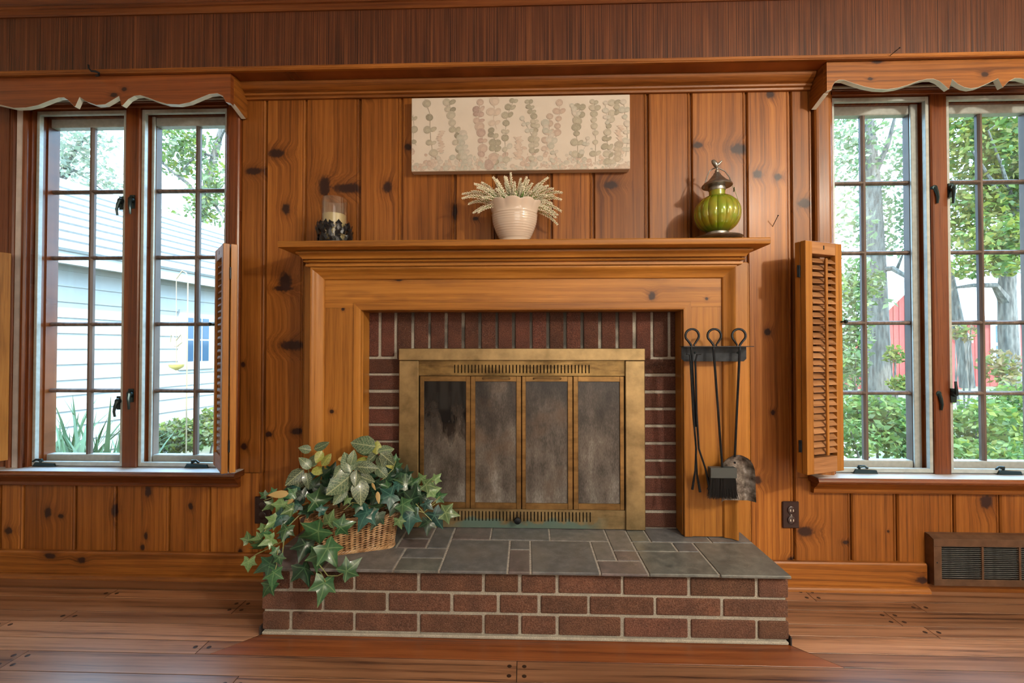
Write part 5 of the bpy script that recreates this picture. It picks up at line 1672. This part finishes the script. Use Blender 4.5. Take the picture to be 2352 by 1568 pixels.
ivyL = empty('ivy_plant', (bcx - 0.10, bcy - 0.05, ZH2 + 0.1), 'dark green ivy trailing over the left and front of the wicker basket', 'ivy', 'ivy in the wicker basket')
ivyR = empty('ivy_plant', (bcx + 0.12, bcy, ZH2 + 0.1), 'ivy sprays on the right of the basket reaching before the glass doors', 'ivy', 'ivy in the wicker basket')
def ivy(root, u, v, size, deg, tone, Y, tilt=20):
    p = crop(u, v, Y)
    s = size / 3.564 * (Y - CAM.y) / F_PX / 1.22
    inst('leaf', rv.choice(ivy_me[tone]), p, root, leaf_rot(p, deg, tilt), s)
LEAVES_L = [(245, 632, 70, 150, 0, -.24), (312, 606, 62, 110, 0, -.24), (300, 705, 95, 215, 2, -.26), (392, 705, 150, 240, 2, -.28), (655, 680, 185, 5, 0, -.31), (330, 838, 125, 215, 2, -.33),
    (215, 1045, 140, 205, 0, -.33), (112, 1000, 105, 95, 2, -.34), (112, 1170, 115, 262, 2, -.34), (298, 992, 120, 195, 2, -.35), (205, 990, 105, 180, 2, -.345), (285, 1190, 160, 195, 1, -.385), (318, 1265, 150, 255, 0, -.40),
    (290, 1362, 145, 225, 0, -.40), (335, 1095, 80, 120, 0, -.37), (565, 1225, 200, 290, 1, -.395), (680, 925, 240, 205, 0, -.375), (575, 1030, 180, 250, 1, -.36), (690, 1115, 190, 262, 0, -.37), (755, 1065, 220, 300, 0, -.378), (862, 893, 160, 10, 0, -.345),
    (730, 1345, 205, 262, 0, -.41), (912, 1252, 175, 30, 0, -.41), (420, 905, 130, 250, 0, -.34), (375, 800, 160, 225, 3, -.32), (462, 745, 110, 200, 2, -.31), (525, 705, 110, 170, 3, -.29), (765, 850, 135, 70, 2, -.34), (400, 960, 90, 265, 3, -.345),
    (560, 640, 120, 140, 1, -.25), (640, 560, 130, 60, 1, -.22), (720, 470, 120, 40, 1, -.20), (480, 620, 110, 190, 0, -.26), (700, 610, 130, 320, 1, -.24), (760, 540, 120, 90, 1, -.20), (600, 740, 120, 200, 1, -.27), (520, 560, 110, 150, 3, -.22),
    (790, 440, 110, 70, 1, -.17), (440, 820, 110, 230, 1, -.31), (265, 930, 90, 200, 0, -.33), (230, 900, 80, 110, 2, -.34), (360, 1140, 90, 280, 0, -.39), (440, 660, 90, 160, 1, -.26), (460, 560, 80, 200, 1, -.22), (625, 470, 90, 60, 3, -.19), (700, 760, 90, 20, 3, -.31)]
LEAVES_R = [(1080, 770, 195, 238, 3, -.31), (1170, 795, 150, 250, 1, -.305), (1275, 630, 175, 200, 3, -.27), (1440, 662, 210, 10, 1, -.23), (1372, 705, 140, 330, 0, -.26), (1430, 795, 190, 268, 3, -.24), (1340, 835, 95, 285, 2, -.27), (1632, 795, 175, 300, 3, -.21),
    (1722, 772, 150, 350, 2, -.20), (1662, 645, 100, 20, 0, -.19), (1560, 545, 125, 350, 2, -.19), (1520, 498, 95, 110, 2, -.18), (1640, 500, 85, 45, 2, -.17), (1600, 592, 125, 10, 2, -.19), (1392, 540, 130, 150, 0, -.21), (1338, 545, 95, 200, 3, -.22),
    (1395, 470, 115, 80, 1, -.17), (1320, 400, 95, 90, 0, -.15), (1308, 350, 75, 80, 0, -.14), (1252, 562, 95, 160, 0, -.22), (1580, 850, 130, 265, 1, -.215), (1482, 592, 95, 20, 1, -.21), (1200, 705, 140, 205, 0, -.28), (1255, 480, 125, 10, 1, -.18),
    (920, 662, 75, 235, 2, -.33), (1340, 620, 120, 20, 1, -.22), (1200, 560, 120, 200, 1, -.22), (1150, 640, 120, 240, 1, -.26), (1450, 540, 110, 40, 0, -.20), (1520, 640, 110, 330, 1, -.20), (1300, 720, 110, 250, 1, -.26), (1120, 560, 110, 30, 1, -.22),
    (1560, 700, 100, 320, 3, -.21), (1230, 420, 95, 60, 3, -.16), (1470, 720, 100, 290, 1, -.22), (1050, 480, 100, 110, 1, -.18), (980, 640, 110, 200, 1, -.22), (1360, 450, 80, 130, 3, -.17), (1290, 440, 70, 40, 0, -.15), (1010, 710, 90, 250, 1, -.30)]
for L_ in LEAVES_L: ivy(ivyL, *L_)
for L_ in LEAVES_R: ivy(ivyR, *L_)
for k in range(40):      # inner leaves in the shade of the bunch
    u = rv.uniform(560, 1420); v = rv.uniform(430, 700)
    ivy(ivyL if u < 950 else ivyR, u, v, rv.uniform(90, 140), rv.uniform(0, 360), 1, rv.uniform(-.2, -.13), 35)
M['vine'] = plain('pale_green_stem', (0.22, 0.24, 0.09), 0.5)
for root, pth, Y0, Y1 in ((ivyL, [(640, 720), (520, 800), (440, 880), (400, 1000), (385, 1130)], -.25, -.385), (ivyL, [(600, 690), (420, 740), (300, 820), (240, 930)], -.25, -.345), (ivyL, [(400, 1000), (290, 1060), (180, 1110), (110, 1160)], -.34, -.345),
        (ivyL, [(560, 650), (420, 650), (330, 640), (235, 675)], -.23, -.245), (ivyL, [(740, 760), (700, 900), (680, 1050), (640, 1230), (700, 1260), (740, 1340)], -.27, -.41), (ivyL, [(690, 1200), (760, 1290), (840, 1290), (900, 1260)], -.385, -.41),
        (ivyL, [(350, 1080), (340, 1200), (300, 1350)], -.37, -.40), (ivyR, [(1000, 700), (1200, 720), (1400, 740), (1540, 770), (1640, 700)], -.26, -.20), (ivyR, [(1540, 770), (1680, 640)], -.205, -.19), (ivyR, [(1540, 770), (1620, 850), (1650, 860)], -.21, -.205),
        (ivyR, [(1540, 770), (1480, 700)], -.21, -.22), (ivyR, [(1250, 560), (1400, 540), (1560, 560), (1630, 510)], -.2, -.17), (ivyR, [(1190, 520), (1290, 420), (1315, 350)], -.19, -.14), (ivyR, [(890, 750), (960, 690), (1020, 700)], -.30, -.30)):
    n = len(pth)
    MB().tube([crop(u, v, Y0 + (Y1 - Y0) * i / (n - 1)) for i, (u, v) in enumerate(pth)], 0.0017, 6).build('vine', M['vine'], root, smooth=True)

def nerve(label, cu, cvv, Yc, leaves):
    r = empty('nerve_plant', crop(cu, cvv + 250, Yc + 0.05), label, 'plant', 'white-veined plants in the basket')
    c = crop(cu, cvv, Yc)
    MB().tube([crop(cu + 20, cvv + 260, Yc + 0.06), crop(cu + 10, cvv + 120, Yc + 0.03), c], [0.003, 0.0026, 0.002], 6).build('stem', M['vine'], r, smooth=True)
    for (u, v, ln, deg, tone) in leaves:
        a = math.radians(deg)
        bu, bv = u - ln / 2 * math.cos(a), v + ln / 2 * math.sin(a)
        Y = Yc - rv.uniform(0.0, 0.02)
        p = crop(bu, bv, Y)
        s = ln / 3.564 * (Y - CAM.y) / F_PX * 1.08
        inst('leaf', rv.choice(ft_me[tone]), p, r, leaf_rot(p, deg, 14), (s, s * rv.uniform(1.1, 1.35), s))
    return r
nerve('white-veined nerve plant in the front middle of the basket', 945, 450, -.275, [(872, 525, 230, 218, 0), (1028, 592, 190, 278, 0), (862, 625, 150, 230, 0), (925, 365, 165, 105, 0), (1080, 410, 150, 350, 0), (962, 330, 110, 70, 0), (992, 485, 125, 268, 0), (852, 430, 115, 235, 0), (1010, 390, 110, 30, 0), (1070, 500, 130, 330, 0)])
nerve('tallest white-veined nerve plant at the back of the basket, beside the brass frame', 1150, 300, -.16, [(1055, 212, 195, 168, 0), (1068, 268, 130, 178, 0), (1160, 245, 105, 88, 1), (1228, 262, 120, 12, 0), (1128, 318, 105, 225, 0), (1195, 362, 125, 278, 0), (1245, 335, 150, 318, 0), (1042, 340, 95, 180, 1), (1110, 240, 120, 140, 0), (1195, 440, 130, 310, 0), (1260, 370, 100, 320, 1)])
nerve('white-veined nerve plant at the left of the basket, before the wall boards', 600, 415, -.20, [(578, 250, 95, 165, 0), (702, 240, 115, 12, 0), (690, 312, 100, 245, 1), (582, 365, 120, 130, 0), (498, 472, 165, 218, 0), (528, 515, 125, 252, 0), (592, 505, 120, 285, 0), (682, 432, 120, 12, 1), (742, 345, 110, 55, 1), (640, 350, 110, 60, 0)])
for u, v, ln, deg, Y in ((440, 618, 165, 175, -.28), (1120, 528, 70, 290, -.30), (1165, 600, 100, 275, -.30), (480, 665, 100, 200, -.27), (840, 345, 120, 20, -.2)):
    p = crop(u, v, Y)
    s = ln / 3.564 * (Y - CAM.y) / F_PX
    inst('dry_leaf', tan_me, p, ivyL if u < 950 else ivyR, leaf_rot(p, deg, 15), (s, s * 0.9, s))

# ---------------------------------------------------------------- outdoors, seen through the windows
ZG = -0.40
m = NT('garden_ground')
n1 = m.noise(m.pos, 1.1, 4)
n2 = m.noise(m.pos, 14.0, 4, 0.65)
col = m.mix(m.rng(n1, 0.42, 0.58, 0, 1), (0.15, 0.12, 0.09), (0.07, 0.12, 0.03))
col = m.mix(m.rng(n2, 0.35, 0.7, 0, 0.6), col, (0.17, 0.16, 0.10))
m.set(Base_Color=col, Roughness=0.95)
m.bump(n2, 0.6, 0.03)
MB().box(-45, 45, YB, 60, ZG - 0.2, ZG).build('garden_ground', m.m, kind='structure')

# white garage with lap siding
M['siding'] = plain('white_siding', (0.34, 0.32, 0.30), 0.6, var=0.04, vscale=6)
M['roofing'] = plain('pale_shingles', (0.27, 0.26, 0.25), 0.85, var=0.1, vscale=30)
gr = local_root('garage', 'white garage with lap siding outside the left window', 'building')
GA = math.radians(80.4)
GO = Vector((-4.71, 2.80, ZG))
gdir = Vector((math.cos(GA), math.sin(GA), 0))
gnor = Vector((math.sin(GA), -math.cos(GA), 0))
def on_wall(px, py):
    d = ray(px, py)
    t = (GO - CAM).dot(gnor) / d.dot(gnor)
    p = CAM + d * t
    return (p - GO).dot(gdir), p.z - ZG
GL0, GL1, GH = -3.2, 3.6, 2.22
for k in range(14):
    z0 = 0.06 + 0.16 * k
    z1 = min(z0 + 0.172, GH)
    MB().prism_x([(0.02, z0), (-0.022, z0), (-0.004, z1), (0.02, z1)], GL0, GL1).build('siding_board', M['siding'], gr)
MB().box(GL0, GL1, 0.02, 2.4, 0.0, GH).build('wall_body', M['siding'], gr)
MB().prism_x([(0.02, GH), (2.4, GH), (1.2, GH + 1.14)], GL1 - 0.05, GL1).build('gable', M['siding'], gr)
MB().box(GL0, GL1 + 0.15, -0.27, 0.0, GH - 0.02, GH + 0.0, 0.0).build('soffit', M['siding'], gr)
MB().box(GL0, GL1 + 0.15, -0.29, -0.27, GH - 0.05, GH + 0.09).build('fascia', M['siding'], gr)
# roof in courses
rr0, rr1 = Vector((0, -0.31, GH + 0.07)), Vector((0, 1.25, GH + 1.20))
nc = 9
for k in range(nc):
    a = rr0.lerp(rr1, k / nc); b = rr0.lerp(rr1, (k + 1.12) / nc)
    up = Vector((0, -0.45, 0.62)).normalized()
    A_1 = [(a.y, a.z), (b.y, b.z), (b.y + up.y * 0.004, b.z + up.z * 0.004), (a.y + up.y * 0.03, a.z + up.z * 0.03)]
    MB().prism_x(A_1, GL0 - 0.1, GL1 + 0.2).build('shingle_course', M['roofing'], gr)
MB().prism_x([(1.25, GH + 1.20), (2.7, GH + 0.07), (2.7, GH + 0.11), (1.25, GH + 1.26)], GL0 - 0.1, GL1 + 0.2).build('rear_roof', M['roofing'], gr)
wx0, wz1 = on_wall(421, 727); wx1, wz0 = on_wall(474, 830)
M['bluepane'] = plain('blue_reflecting_pane', (0.03, 0.07, 0.12), 0.08)
gw = MB().box(wx0 - 0.09, wx1 + 0.09, -0.045, -0.002, wz0 - 0.10, wz1 + 0.09, 0.004).build('window', M['siding'], gr)
for i in range(3):
    for j in range(2):
        a = wx0 + (wx1 - wx0) * i / 3; b = wx0 + (wx1 - wx0) * (i + 1) / 3
        c = wz0 + (wz1 - wz0) * j / 2; d = wz0 + (wz1 - wz0) * (j + 1) / 2
        MB().box(a + 0.012, b - 0.012, -0.049, -0.0452, c + 0.012, d - 0.012).build('pane', M['bluepane'], gw)
gr.location = GO
gr.rotation_euler = (0, 0, GA)

# small wind chime hung before the garage
wc = empty('garden_ornament', p3(405, 840, 2.6), 'small hanging garden ornament outside the right half of the left window', 'ornament')
M['orn'] = plain('rusty_metal', (0.25, 0.18, 0.10), 0.5)
tp = p3(405, 745, 2.6)
MB().tube([p3(405, 640, 2.6), tp, p3(405, 800, 2.6), p3(405, 835, 2.6)], 0.004, 5).build('chain', M['orn'], wc)
for s_ in (-1, 1):
    MB().tube([tp + Vector((0, 0, -0.16)), tp + Vector((0.05 * s_, 0, -0.10)), tp + Vector((0.06 * s_, 0, -0.18)), tp + Vector((0.01 * s_, 0, -0.22))], 0.006, 5).build('scroll', M['orn'], wc)
pb = p3(430, 800, 2.6); tpx = p3(405, 640, 2.6)
MB().tube([(pb.x, 2.6, ZG - 0.05), (pb.x, 2.6, tpx.z), (pb.x - 0.02, 2.6, tpx.z + 0.06), ((pb.x + tpx.x) / 2, 2.6, tpx.z + 0.08), (tpx.x, 2.6, tpx.z)], 0.006, 6).build('hook_pole', M['orn'], wc, smooth=True)
MB().lathe([(0.01, 0.0), (0.06, 0.03), (0.07, 0.06)], p3(405, 850, 2.6), 14).build('bowl', plain('yellow_dish', (0.55, 0.40, 0.12), 0.4), wc, smooth=True)

# foliage helpers
m = NT('leaf_mass')
vc = m.node('ShaderNodeVertexColor', layer_name='Col')
m.set(Base_Color=vc.outputs[0], Roughness=0.6)
tl = m.node('ShaderNodeBsdfTranslucent')
m.put(tl.inputs[0], vc.outputs[0])
mx = m.node('ShaderNodeMixShader'); mx.inputs[0].default_value = 0.45
m.t.links.new(m.p.outputs[0], mx.inputs[1]); m.t.links.new(tl.outputs[0], mx.inputs[2]); m.t.links.new(mx.outputs[0], m.out.inputs[0])
M['leaves'] = m.m
m = NT('tree_bark')
P = m.xyz(m.pos)
nb = m.noise(m.vec(m.math('MULTIPLY', P[0], 26.0), m.math('MULTIPLY', P[1], 26.0), m.math('MULTIPLY', P[2], 5.0)), 1.0, 4)
m.set(Base_Color=m.ramp(m.rng(nb, 0.3, 0.7, 0, 1), [(0, (0.05, 0.042, 0.035)), (1, (0.17, 0.15, 0.125))]), Roughness=0.95)
m.bump(nb, 0.8, 0.02)
M['bark'] = m.m
ro = random.Random(31)
def leaf_cloud(mb, blobs, n, size, cols):
    """n small leaves scattered through ellipsoids (centre, radii)"""
    ws = [b[1][0] * b[1][1] * b[1][2] for b in blobs]
    for _ in range(n):
        c, r_ = ro.choices(blobs, ws)[0]
        d = Vector((ro.gauss(0, 1), ro.gauss(0, 1), ro.gauss(0, 1))).normalized() * ro.random() ** 0.45
        p = Vector(c) + Vector((d.x * r_[0], d.y * r_[1], d.z * r_[2]))
        X = Vector((ro.gauss(0, 1), ro.gauss(0, 1), ro.gauss(0, 0.7))).normalized()
        Y = X.orthogonal().normalized()
        Y = Matrix.Rotation(ro.uniform(0, PI), 3, X) @ Y
        s = size * ro.uniform(0.6, 1.35)
        col = ro.choice(cols)
        k = ro.uniform(0.75, 1.2)
        mb.add([p - X * s, p + Y * s * 0.5, p + X * s, p - Y * s * 0.5], [[0, 1, 2, 3]], tuple(q * k * 0.45 for q in col))
def blob(px, py, Z, rx, rz, ry=None):
    c = p3(px, py, Z + CAM.y)
    k = Z / F_PX
    return (c, (rx * k, ry if ry else rx * k * 0.8, rz * k))
def limb(mb, pts, r):
    mb.tube([p3(px, py, Z + CAM.y) for px, py, Z in pts], r, 9)
YG = [(0.42, 0.46, 0.06), (0.33, 0.43, 0.07), (0.22, 0.36, 0.06), (0.50, 0.46, 0.09), (0.16, 0.29, 0.05)]
PG = [(0.42, 0.50, 0.24), (0.34, 0.44, 0.20), (0.50, 0.55, 0.32), (0.28, 0.40, 0.14)]
DG = [(0.12, 0.26, 0.05), (0.18, 0.34, 0.07), (0.26, 0.42, 0.08), (0.36, 0.46, 0.10)]

def tree(label, trunk, branches, blobs, n, size, cols, group='garden trees'):
    b0 = p3(trunk[0][0], trunk[0][1], trunk[0][2] + CAM.y)
    r = empty('garden_tree', (b0.x, b0.y, ZG), label, 'tree', group)
    t = MB()
    pts = [Vector((b0.x, b0.y, ZG - 0.05))] + [p3(a, b, c + CAM.y) for a, b, c, _ in trunk]
    t.tube(pts, [trunk[0][3] * 1.15] + [q[3] for q in trunk], 14)
    t.build('trunk', M['bark'], r, smooth=True)
    for br_ in branches:
        MB().tube([p3(a, b, c + CAM.y) for a, b, c, _ in br_], [q[3] for q in br_], 7).build('branch', M['bark'], r, smooth=True)
    f = MB()
    leaf_cloud(f, blobs, n, size, cols)
    f.build('foliage', M['leaves'], r, kind='stuff', normals=False)
    return r

tree('slim pale-barked tree in front of the red barn', [(2021, 880, 9, 0.20), (2018, 760, 9, 0.17), (2012, 600, 9, 0.155), (2004, 420, 9, 0.13), (1985, 200, 9, 0.10), (1975, 60, 9, 0.07)],
     [[(2012, 620, 9, 0.06), (2050, 616, 8.8, 0.05), (2090, 640, 8.5, 0.035), (2110, 632, 8.3, 0.02)], [(2000, 420, 9, 0.06), (2040, 330, 8.8, 0.04), (2060, 250, 8.6, 0.02)], [(2060, 618, 8.8, 0.03), (2075, 580, 8.6, 0.015)], [(2100, 640, 8.4, 0.02), (2085, 690, 8.3, 0.012)]],
     [blob(1960, 330, 9, 70, 130), blob(2060, 480, 9.2, 80, 110), blob(1950, 520, 8.6, 55, 80), blob(2080, 350, 9, 50, 80), blob(2035, 690, 8.2, 28, 20)], 2100, 0.060, PG)
tree('broad leafy tree with forked grey trunk outside the far right panes', [(2322, 900, 8, 0.14), (2315, 760, 8, 0.125), (2312, 660, 8, 0.115), (2318, 600, 8, 0.10), (2330, 480, 8, 0.09), (2345, 250, 8, 0.05)],
     [[(2316, 700, 8, 0.10), (2285, 655, 7.9, 0.05), (2235, 655, 7.8, 0.035), (2195, 660, 7.6, 0.02)], [(2318, 600, 8, 0.06), (2280, 590, 7.7, 0.035), (2225, 600, 7.5, 0.02)], [(2325, 500, 8, 0.05), (2280, 420, 7.6, 0.03), (2230, 340, 7.3, 0.015)],
      [(2222, 890, 8.4, 0.11), (2213, 790, 8.4, 0.10), (2198, 735, 8.4, 0.095), (2170, 600, 8.4, 0.09)], [(2330, 480, 8, 0.05), (2300, 380, 7.4, 0.02), (2270, 300, 7.2, 0.012), (2320, 260, 7.2, 0.008)]],
     [blob(2250, 300, 7.6, 95, 110), blob(2350, 380, 7.8, 90, 160), blob(2230, 480, 7.9, 70, 90), blob(2290, 560, 7.4, 90, 60), blob(2260, 610, 7.2, 80, 30), blob(2340, 560, 7.5, 60, 70)], 9500, 0.058, YG)
tree('thin pale tree behind the garage, seen through the upper left panes', [(430, 720, 13, 0.16), (455, 560, 13, 0.14), (470, 450, 13, 0.12), (500, 330, 13, 0.09), (520, 250, 13, 0.05)],
     [[(470, 470, 13, 0.07), (430, 420, 12.8, 0.05), (390, 390, 12.5, 0.03), (350, 350, 12.3, 0.02)], [(495, 360, 13, 0.05), (455, 350, 12.6, 0.03), (420, 390, 12.6, 0.02)], [(500, 330, 13, 0.05), (520, 290, 12.6, 0.03)], [(470, 430, 13, 0.05), (500, 480, 12.6, 0.035), (525, 520, 12.6, 0.02)]],
     [blob(395, 525, 12.4, 55, 50), blob(470, 470, 12.6, 50, 80), blob(420, 340, 12.8, 90, 70), blob(490, 420, 12.4, 40, 60)], 2300, 0.085, YG[:3] + PG)
tree('bleached tree outside the uppermost left panes', [(60, 720, 14, 0.14), (100, 520, 14, 0.12), (150, 380, 14, 0.08), (210, 290, 14, 0.04)],
     [[(120, 440, 14, 0.05), (170, 390, 13.6, 0.03), (215, 400, 13.4, 0.015)], [(150, 380, 14, 0.05), (200, 410, 13.6, 0.03), (240, 440, 13.6, 0.015)]],
     [blob(150, 350, 13.5, 80, 60), blob(230, 420, 13.5, 60, 60), blob(210, 320, 13.5, 60, 40), blob(140, 430, 13.5, 40, 30)], 1300, 0.095, [(0.58, 0.62, 0.44), (0.50, 0.56, 0.36), (0.66, 0.68, 0.52)])

def bush(label, blobs, n, size, cols, stems=6, name='garden_bush', group='garden shrubs'):
    c = blobs[0][0]
    r = empty(name, (c.x, c.y, ZG), label, 'bush', group)
    s = MB()
    for k in range(stems):
        b = ro.choice(blobs)
        top = Vector(b[0]) + Vector((ro.uniform(-0.6, 0.6) * b[1][0], ro.uniform(-0.5, 0.5) * b[1][1], ro.uniform(0.0, 0.7) * b[1][2]))
        base = Vector((b[0].x + ro.uniform(-0.3, 0.3) * b[1][0], b[0].y, ZG))
        s.tube([base, base.lerp(top, 0.5) + Vector((ro.uniform(-0.08, 0.08), 0, 0)), top], [0.014, 0.010, 0.005], 6)
    s.build('stems', M['bark'], r, smooth=True)
    f = MB()
    leaf_cloud(f, blobs, n, size, cols)
    f.build('foliage', M['leaves'], r, kind='stuff', normals=False)
bush('low green shrubs under the left half of the right window', [blob(2010, 960, 4.6, 110, 55), blob(2080, 1010, 4.2, 80, 50), blob(1960, 1010, 4.0, 50, 50)], 3600, 0.034, DG)
bush('yellow-green undergrowth below the far right panes', [blob(2250, 990, 4.4, 90, 75), blob(2350, 960, 4.8, 90, 80), blob(2300, 1040, 3.9, 120, 25)], 4200, 0.034, YG[:3] + DG)
bush('tall light green bush left of the slim tree, before the barn', [blob(1955, 760, 8.0, 45, 130), blob(1975, 650, 8.2, 50, 60), blob(1950, 850, 7.6, 40, 60)], 2600, 0.050, PG + DG)
bush('small bush with yellow-green leaves beside the slim tree trunk', [blob(2055, 815, 7.6, 24, 22), blob(2070, 880, 7.0, 30, 18)], 320, 0.045, YG)
bush('reddish leafed sapling before the far building', [blob(2300, 840, 6.4, 45, 40), blob(2210, 760, 6.8, 30, 25), blob(2330, 890, 6.0, 30, 30)], 560, 0.042, [(0.42, 0.28, 0.12), (0.46, 0.36, 0.10), (0.34, 0.40, 0.10)])
bush('ground cover at the foot of the white garage', [blob(420, 1000, 4.9, 75, 40), blob(490, 975, 5.2, 40, 45), blob(372, 1015, 4.7, 30, 32)], 2600, 0.034, YG[:3] + PG, stems=3)

# iris clump under the left window
ir = empty('iris_clump', p3(190, 1090, 1.15), 'clump of long sword-shaped iris leaves outside the left window', 'plant')
ir.location.z = ZG
WL[ir.name] = Vector(ir.location)
M['irisleaf'] = plain('iris_leaf', (0.085, 0.15, 0.06), 0.45, var=0.2, vscale=12)
iris_me = []
for bend in (0.08, 0.25, 0.5):
    vs, fs = [], []
    for i in range(9):
        t = i / 8
        w_ = 0.019 * (1 - t ** 2.2) + 0.0006
        x = bend * t ** 2.6
        z = t * (1 - 0.25 * bend * t * t)
        vs += [(x, -w_, z), (x + 0.006 * (1 - t), 0, z), (x, w_, z)]
    for i in range(8):
        a = 3 * i
        fs += [[a, a + 1, a + 4, a + 3], [a + 1, a + 2, a + 5, a + 4]]
    me = MB().add(vs, fs).mesh('leaf', (0, 0, 0), smooth=1.2, normals=False)
    me.materials.append(M['irisleaf'])
    iris_me.append(me)
for k in range(120):
    px = ro.uniform(105, 285)
    Y = ro.uniform(0.75, 1.5)
    base = p3(px, 1100, Y); base.z = ZG
    top = ro.uniform(0.80, 1.08) * (0.85 if px > 225 else 1.0)
    q = Euler((ro.gauss(0, 0.10), ro.gauss(0, 0.16), ro.choice([PI / 2, -PI / 2, 0, PI]) + ro.gauss(0, 0.5))).to_quaternion()
    inst('leaf', ro.choice(iris_me), base, ir, q, (top, top * 1.15, top))

# red barn and its long wing
M['barn'] = plain('red_barn_paint', (0.30, 0.042, 0.030), 0.7, var=0.2, vscale=3)
M['trimwhite'] = plain('white_trim_paint', (0.85, 0.85, 0.84), 0.6)
ZB_N = 15.4
barn = empty('red_barn', p3(2085, 900, ZB_N + CAM.y), 'red wooden barn with a white-edged gable outside the right window', 'building')
barn.location.z = ZG; WL[barn.name] = Vector(barn.location)
yb_ = ZB_N + CAM.y
pk = p3(2085, 657, yb_); el = p3(1962, 778, yb_); er = p3(2208, 778, yb_)
nb_ = 19
for k in range(nb_):
    a = el.x + (er.x - el.x) * k / nb_; b = el.x + (er.x - el.x) * (k + 1) / nb_
    hz_ = lambda x: el.z + (pk.z - el.z) * (1 - abs(x - pk.x) / (pk.x - el.x))
    m_ = MB()
    A1 = [(a + 0.008, yb_, ZG), (b - 0.008, yb_, ZG), (b - 0.008, yb_, max(hz_(b), el.z)), (a + 0.008, yb_, max(hz_(a), el.z))]
    m_.loft(A1, [(x, y + 0.04, z) for x, y, z in A1])
    m_.build('board', M['barn'], barn)
MB().loft([(el.x, yb_ + 0.04, ZG), (er.x, yb_ + 0.04, ZG), (er.x, yb_ + 0.04, er.z), (pk.x, yb_ + 0.04, pk.z), (el.x, yb_ + 0.04, el.z)],
          [(el.x, yb_ + 5, ZG), (er.x, yb_ + 5, ZG), (er.x, yb_ + 5, er.z), (pk.x, yb_ + 5, pk.z), (el.x, yb_ + 5, el.z)]).build('barn_body', M['barn'], barn)
for e in (el, er):
    d = (e - pk)
    o_ = Vector((0, 0, 0.16))
    A1 = [pk + Vector((0, -0.25, 0)), e + d * 0.08 + Vector((0, -0.25, 0)), e + d * 0.08 + Vector((0, -0.25, 0)) + o_, pk + Vector((0, -0.25, 0)) + o_]
    MB().loft(A1, [p + Vector((0, 5.3, 0)) for p in A1]).build('roof_slope', M['trimwhite'], barn)
wy = yb_ + 1.2
w0 = p3(2188, 735, wy); w1_ = p3(2440, 735, wy)
for k in range(15):
    a = w0.x + (w1_.x - w0.x) * k / 15; b = w0.x + (w1_.x - w0.x) * (k + 1) / 15
    MB().box(a + 0.008, b - 0.008, wy, wy + 0.05, ZG, w0.z).build('wing_board', M['barn'], barn)
tp_ = p3(2200, 648, wy + 2.0)
MB().loft([(w0.x - 0.3, wy - 0.3, w0.z), (w1_.x, wy - 0.3, w0.z), (w1_.x, wy - 0.3, w0.z + 0.12), (w0.x - 0.3, wy - 0.3, w0.z + 0.12)],
          [(w0.x - 0.3, wy + 2.2, tp_.z), (w1_.x, wy + 2.2, tp_.z), (w1_.x, wy + 2.2, tp_.z + 0.12), (w0.x - 0.3, wy + 2.2, tp_.z + 0.12)]).build('wing_roof', M['trimwhite'], barn)
a = p3(2288, 832, wy - 0.06); b = p3(2335, 748, wy - 0.06)
fw_ = MB().box(a.x - 0.12, b.x + 0.12, wy - 0.06, wy, a.z - 0.12, b.z + 0.12).build('wing_window', M['trimwhite'], barn)
MB().box(a.x, b.x, wy - 0.065, wy - 0.0601, a.z, (a.z + b.z) / 2 - 0.05).build('pane', M['bluepane'], fw_)
MB().box(a.x, b.x, wy - 0.065, wy - 0.0601, (a.z + b.z) / 2 + 0.05, b.z).build('pane', M['bluepane'], fw_)

# turned stair balusters behind the photographer, mirrored in the clean part of the left glass door
M['baluster'] = plain('dark_turned_wood', (0.020, 0.013, 0.010), 0.4)
bl = empty('stair_balustrade', (-1.15, -4.0, 0.0), 'dark turned balusters mirrored in the leftmost glass door', 'balustrade')
bprof = [(0.018, 0.16), (0.018, 0.22), (0.024, 0.25), (0.014, 0.28), (0.020, 0.36), (0.027, 0.45), (0.018, 0.53), (0.026, 0.56), (0.014, 0.60), (0.022, 0.70), (0.018, 0.86), (0.018, 0.95)]
bme = MB().lathe(bprof, (0, 0, 0), 12).mesh('baluster', (0, 0, 0), smooth=True)
bme.materials.append(M['baluster'])
for k in range(9):
    inst('baluster', bme, (-1.75 + 0.155 * k, -4.0, 0.0), bl)
MB().box(-1.85, -0.42, -4.03, -3.97, 0.0, 0.16, 0.004).build('bottom_rail', M['baluster'], bl)
MB().box(-1.85, -0.42, -4.03, -3.97, 0.95, 1.0, 0.004).build('handrail', M['baluster'], bl)

# more of the garden between the two windows
tree('round green tree far behind the house, right of the garage', [(780, 760, 17, 0.2), (790, 600, 17, 0.16), (800, 450, 17, 0.08)], [[(790, 600, 17, 0.08), (850, 520, 16.6, 0.03)]],
     [blob(790, 470, 17, 170, 150), blob(900, 560, 17, 120, 110)], 2200, 0.13, DG + PG)
tree('wide yellow-green tree far behind the house, left of the barn', [(1500, 760, 16, 0.2), (1510, 600, 16, 0.16), (1500, 420, 16, 0.08)], [[(1510, 600, 16, 0.08), (1600, 500, 15.6, 0.03)]],
     [blob(1480, 450, 16, 190, 160), blob(1650, 560, 16, 130, 130), blob(1340, 560, 16, 120, 110)], 2800, 0.13, YG + PG)
bush('long green hedge running behind the house', [blob(1100, 830, 14, 260, 45), blob(1500, 830, 13, 260, 50), blob(700, 830, 14, 200, 45), blob(1780, 850, 11, 120, 70)], 5200, 0.085, DG + YG[:3])
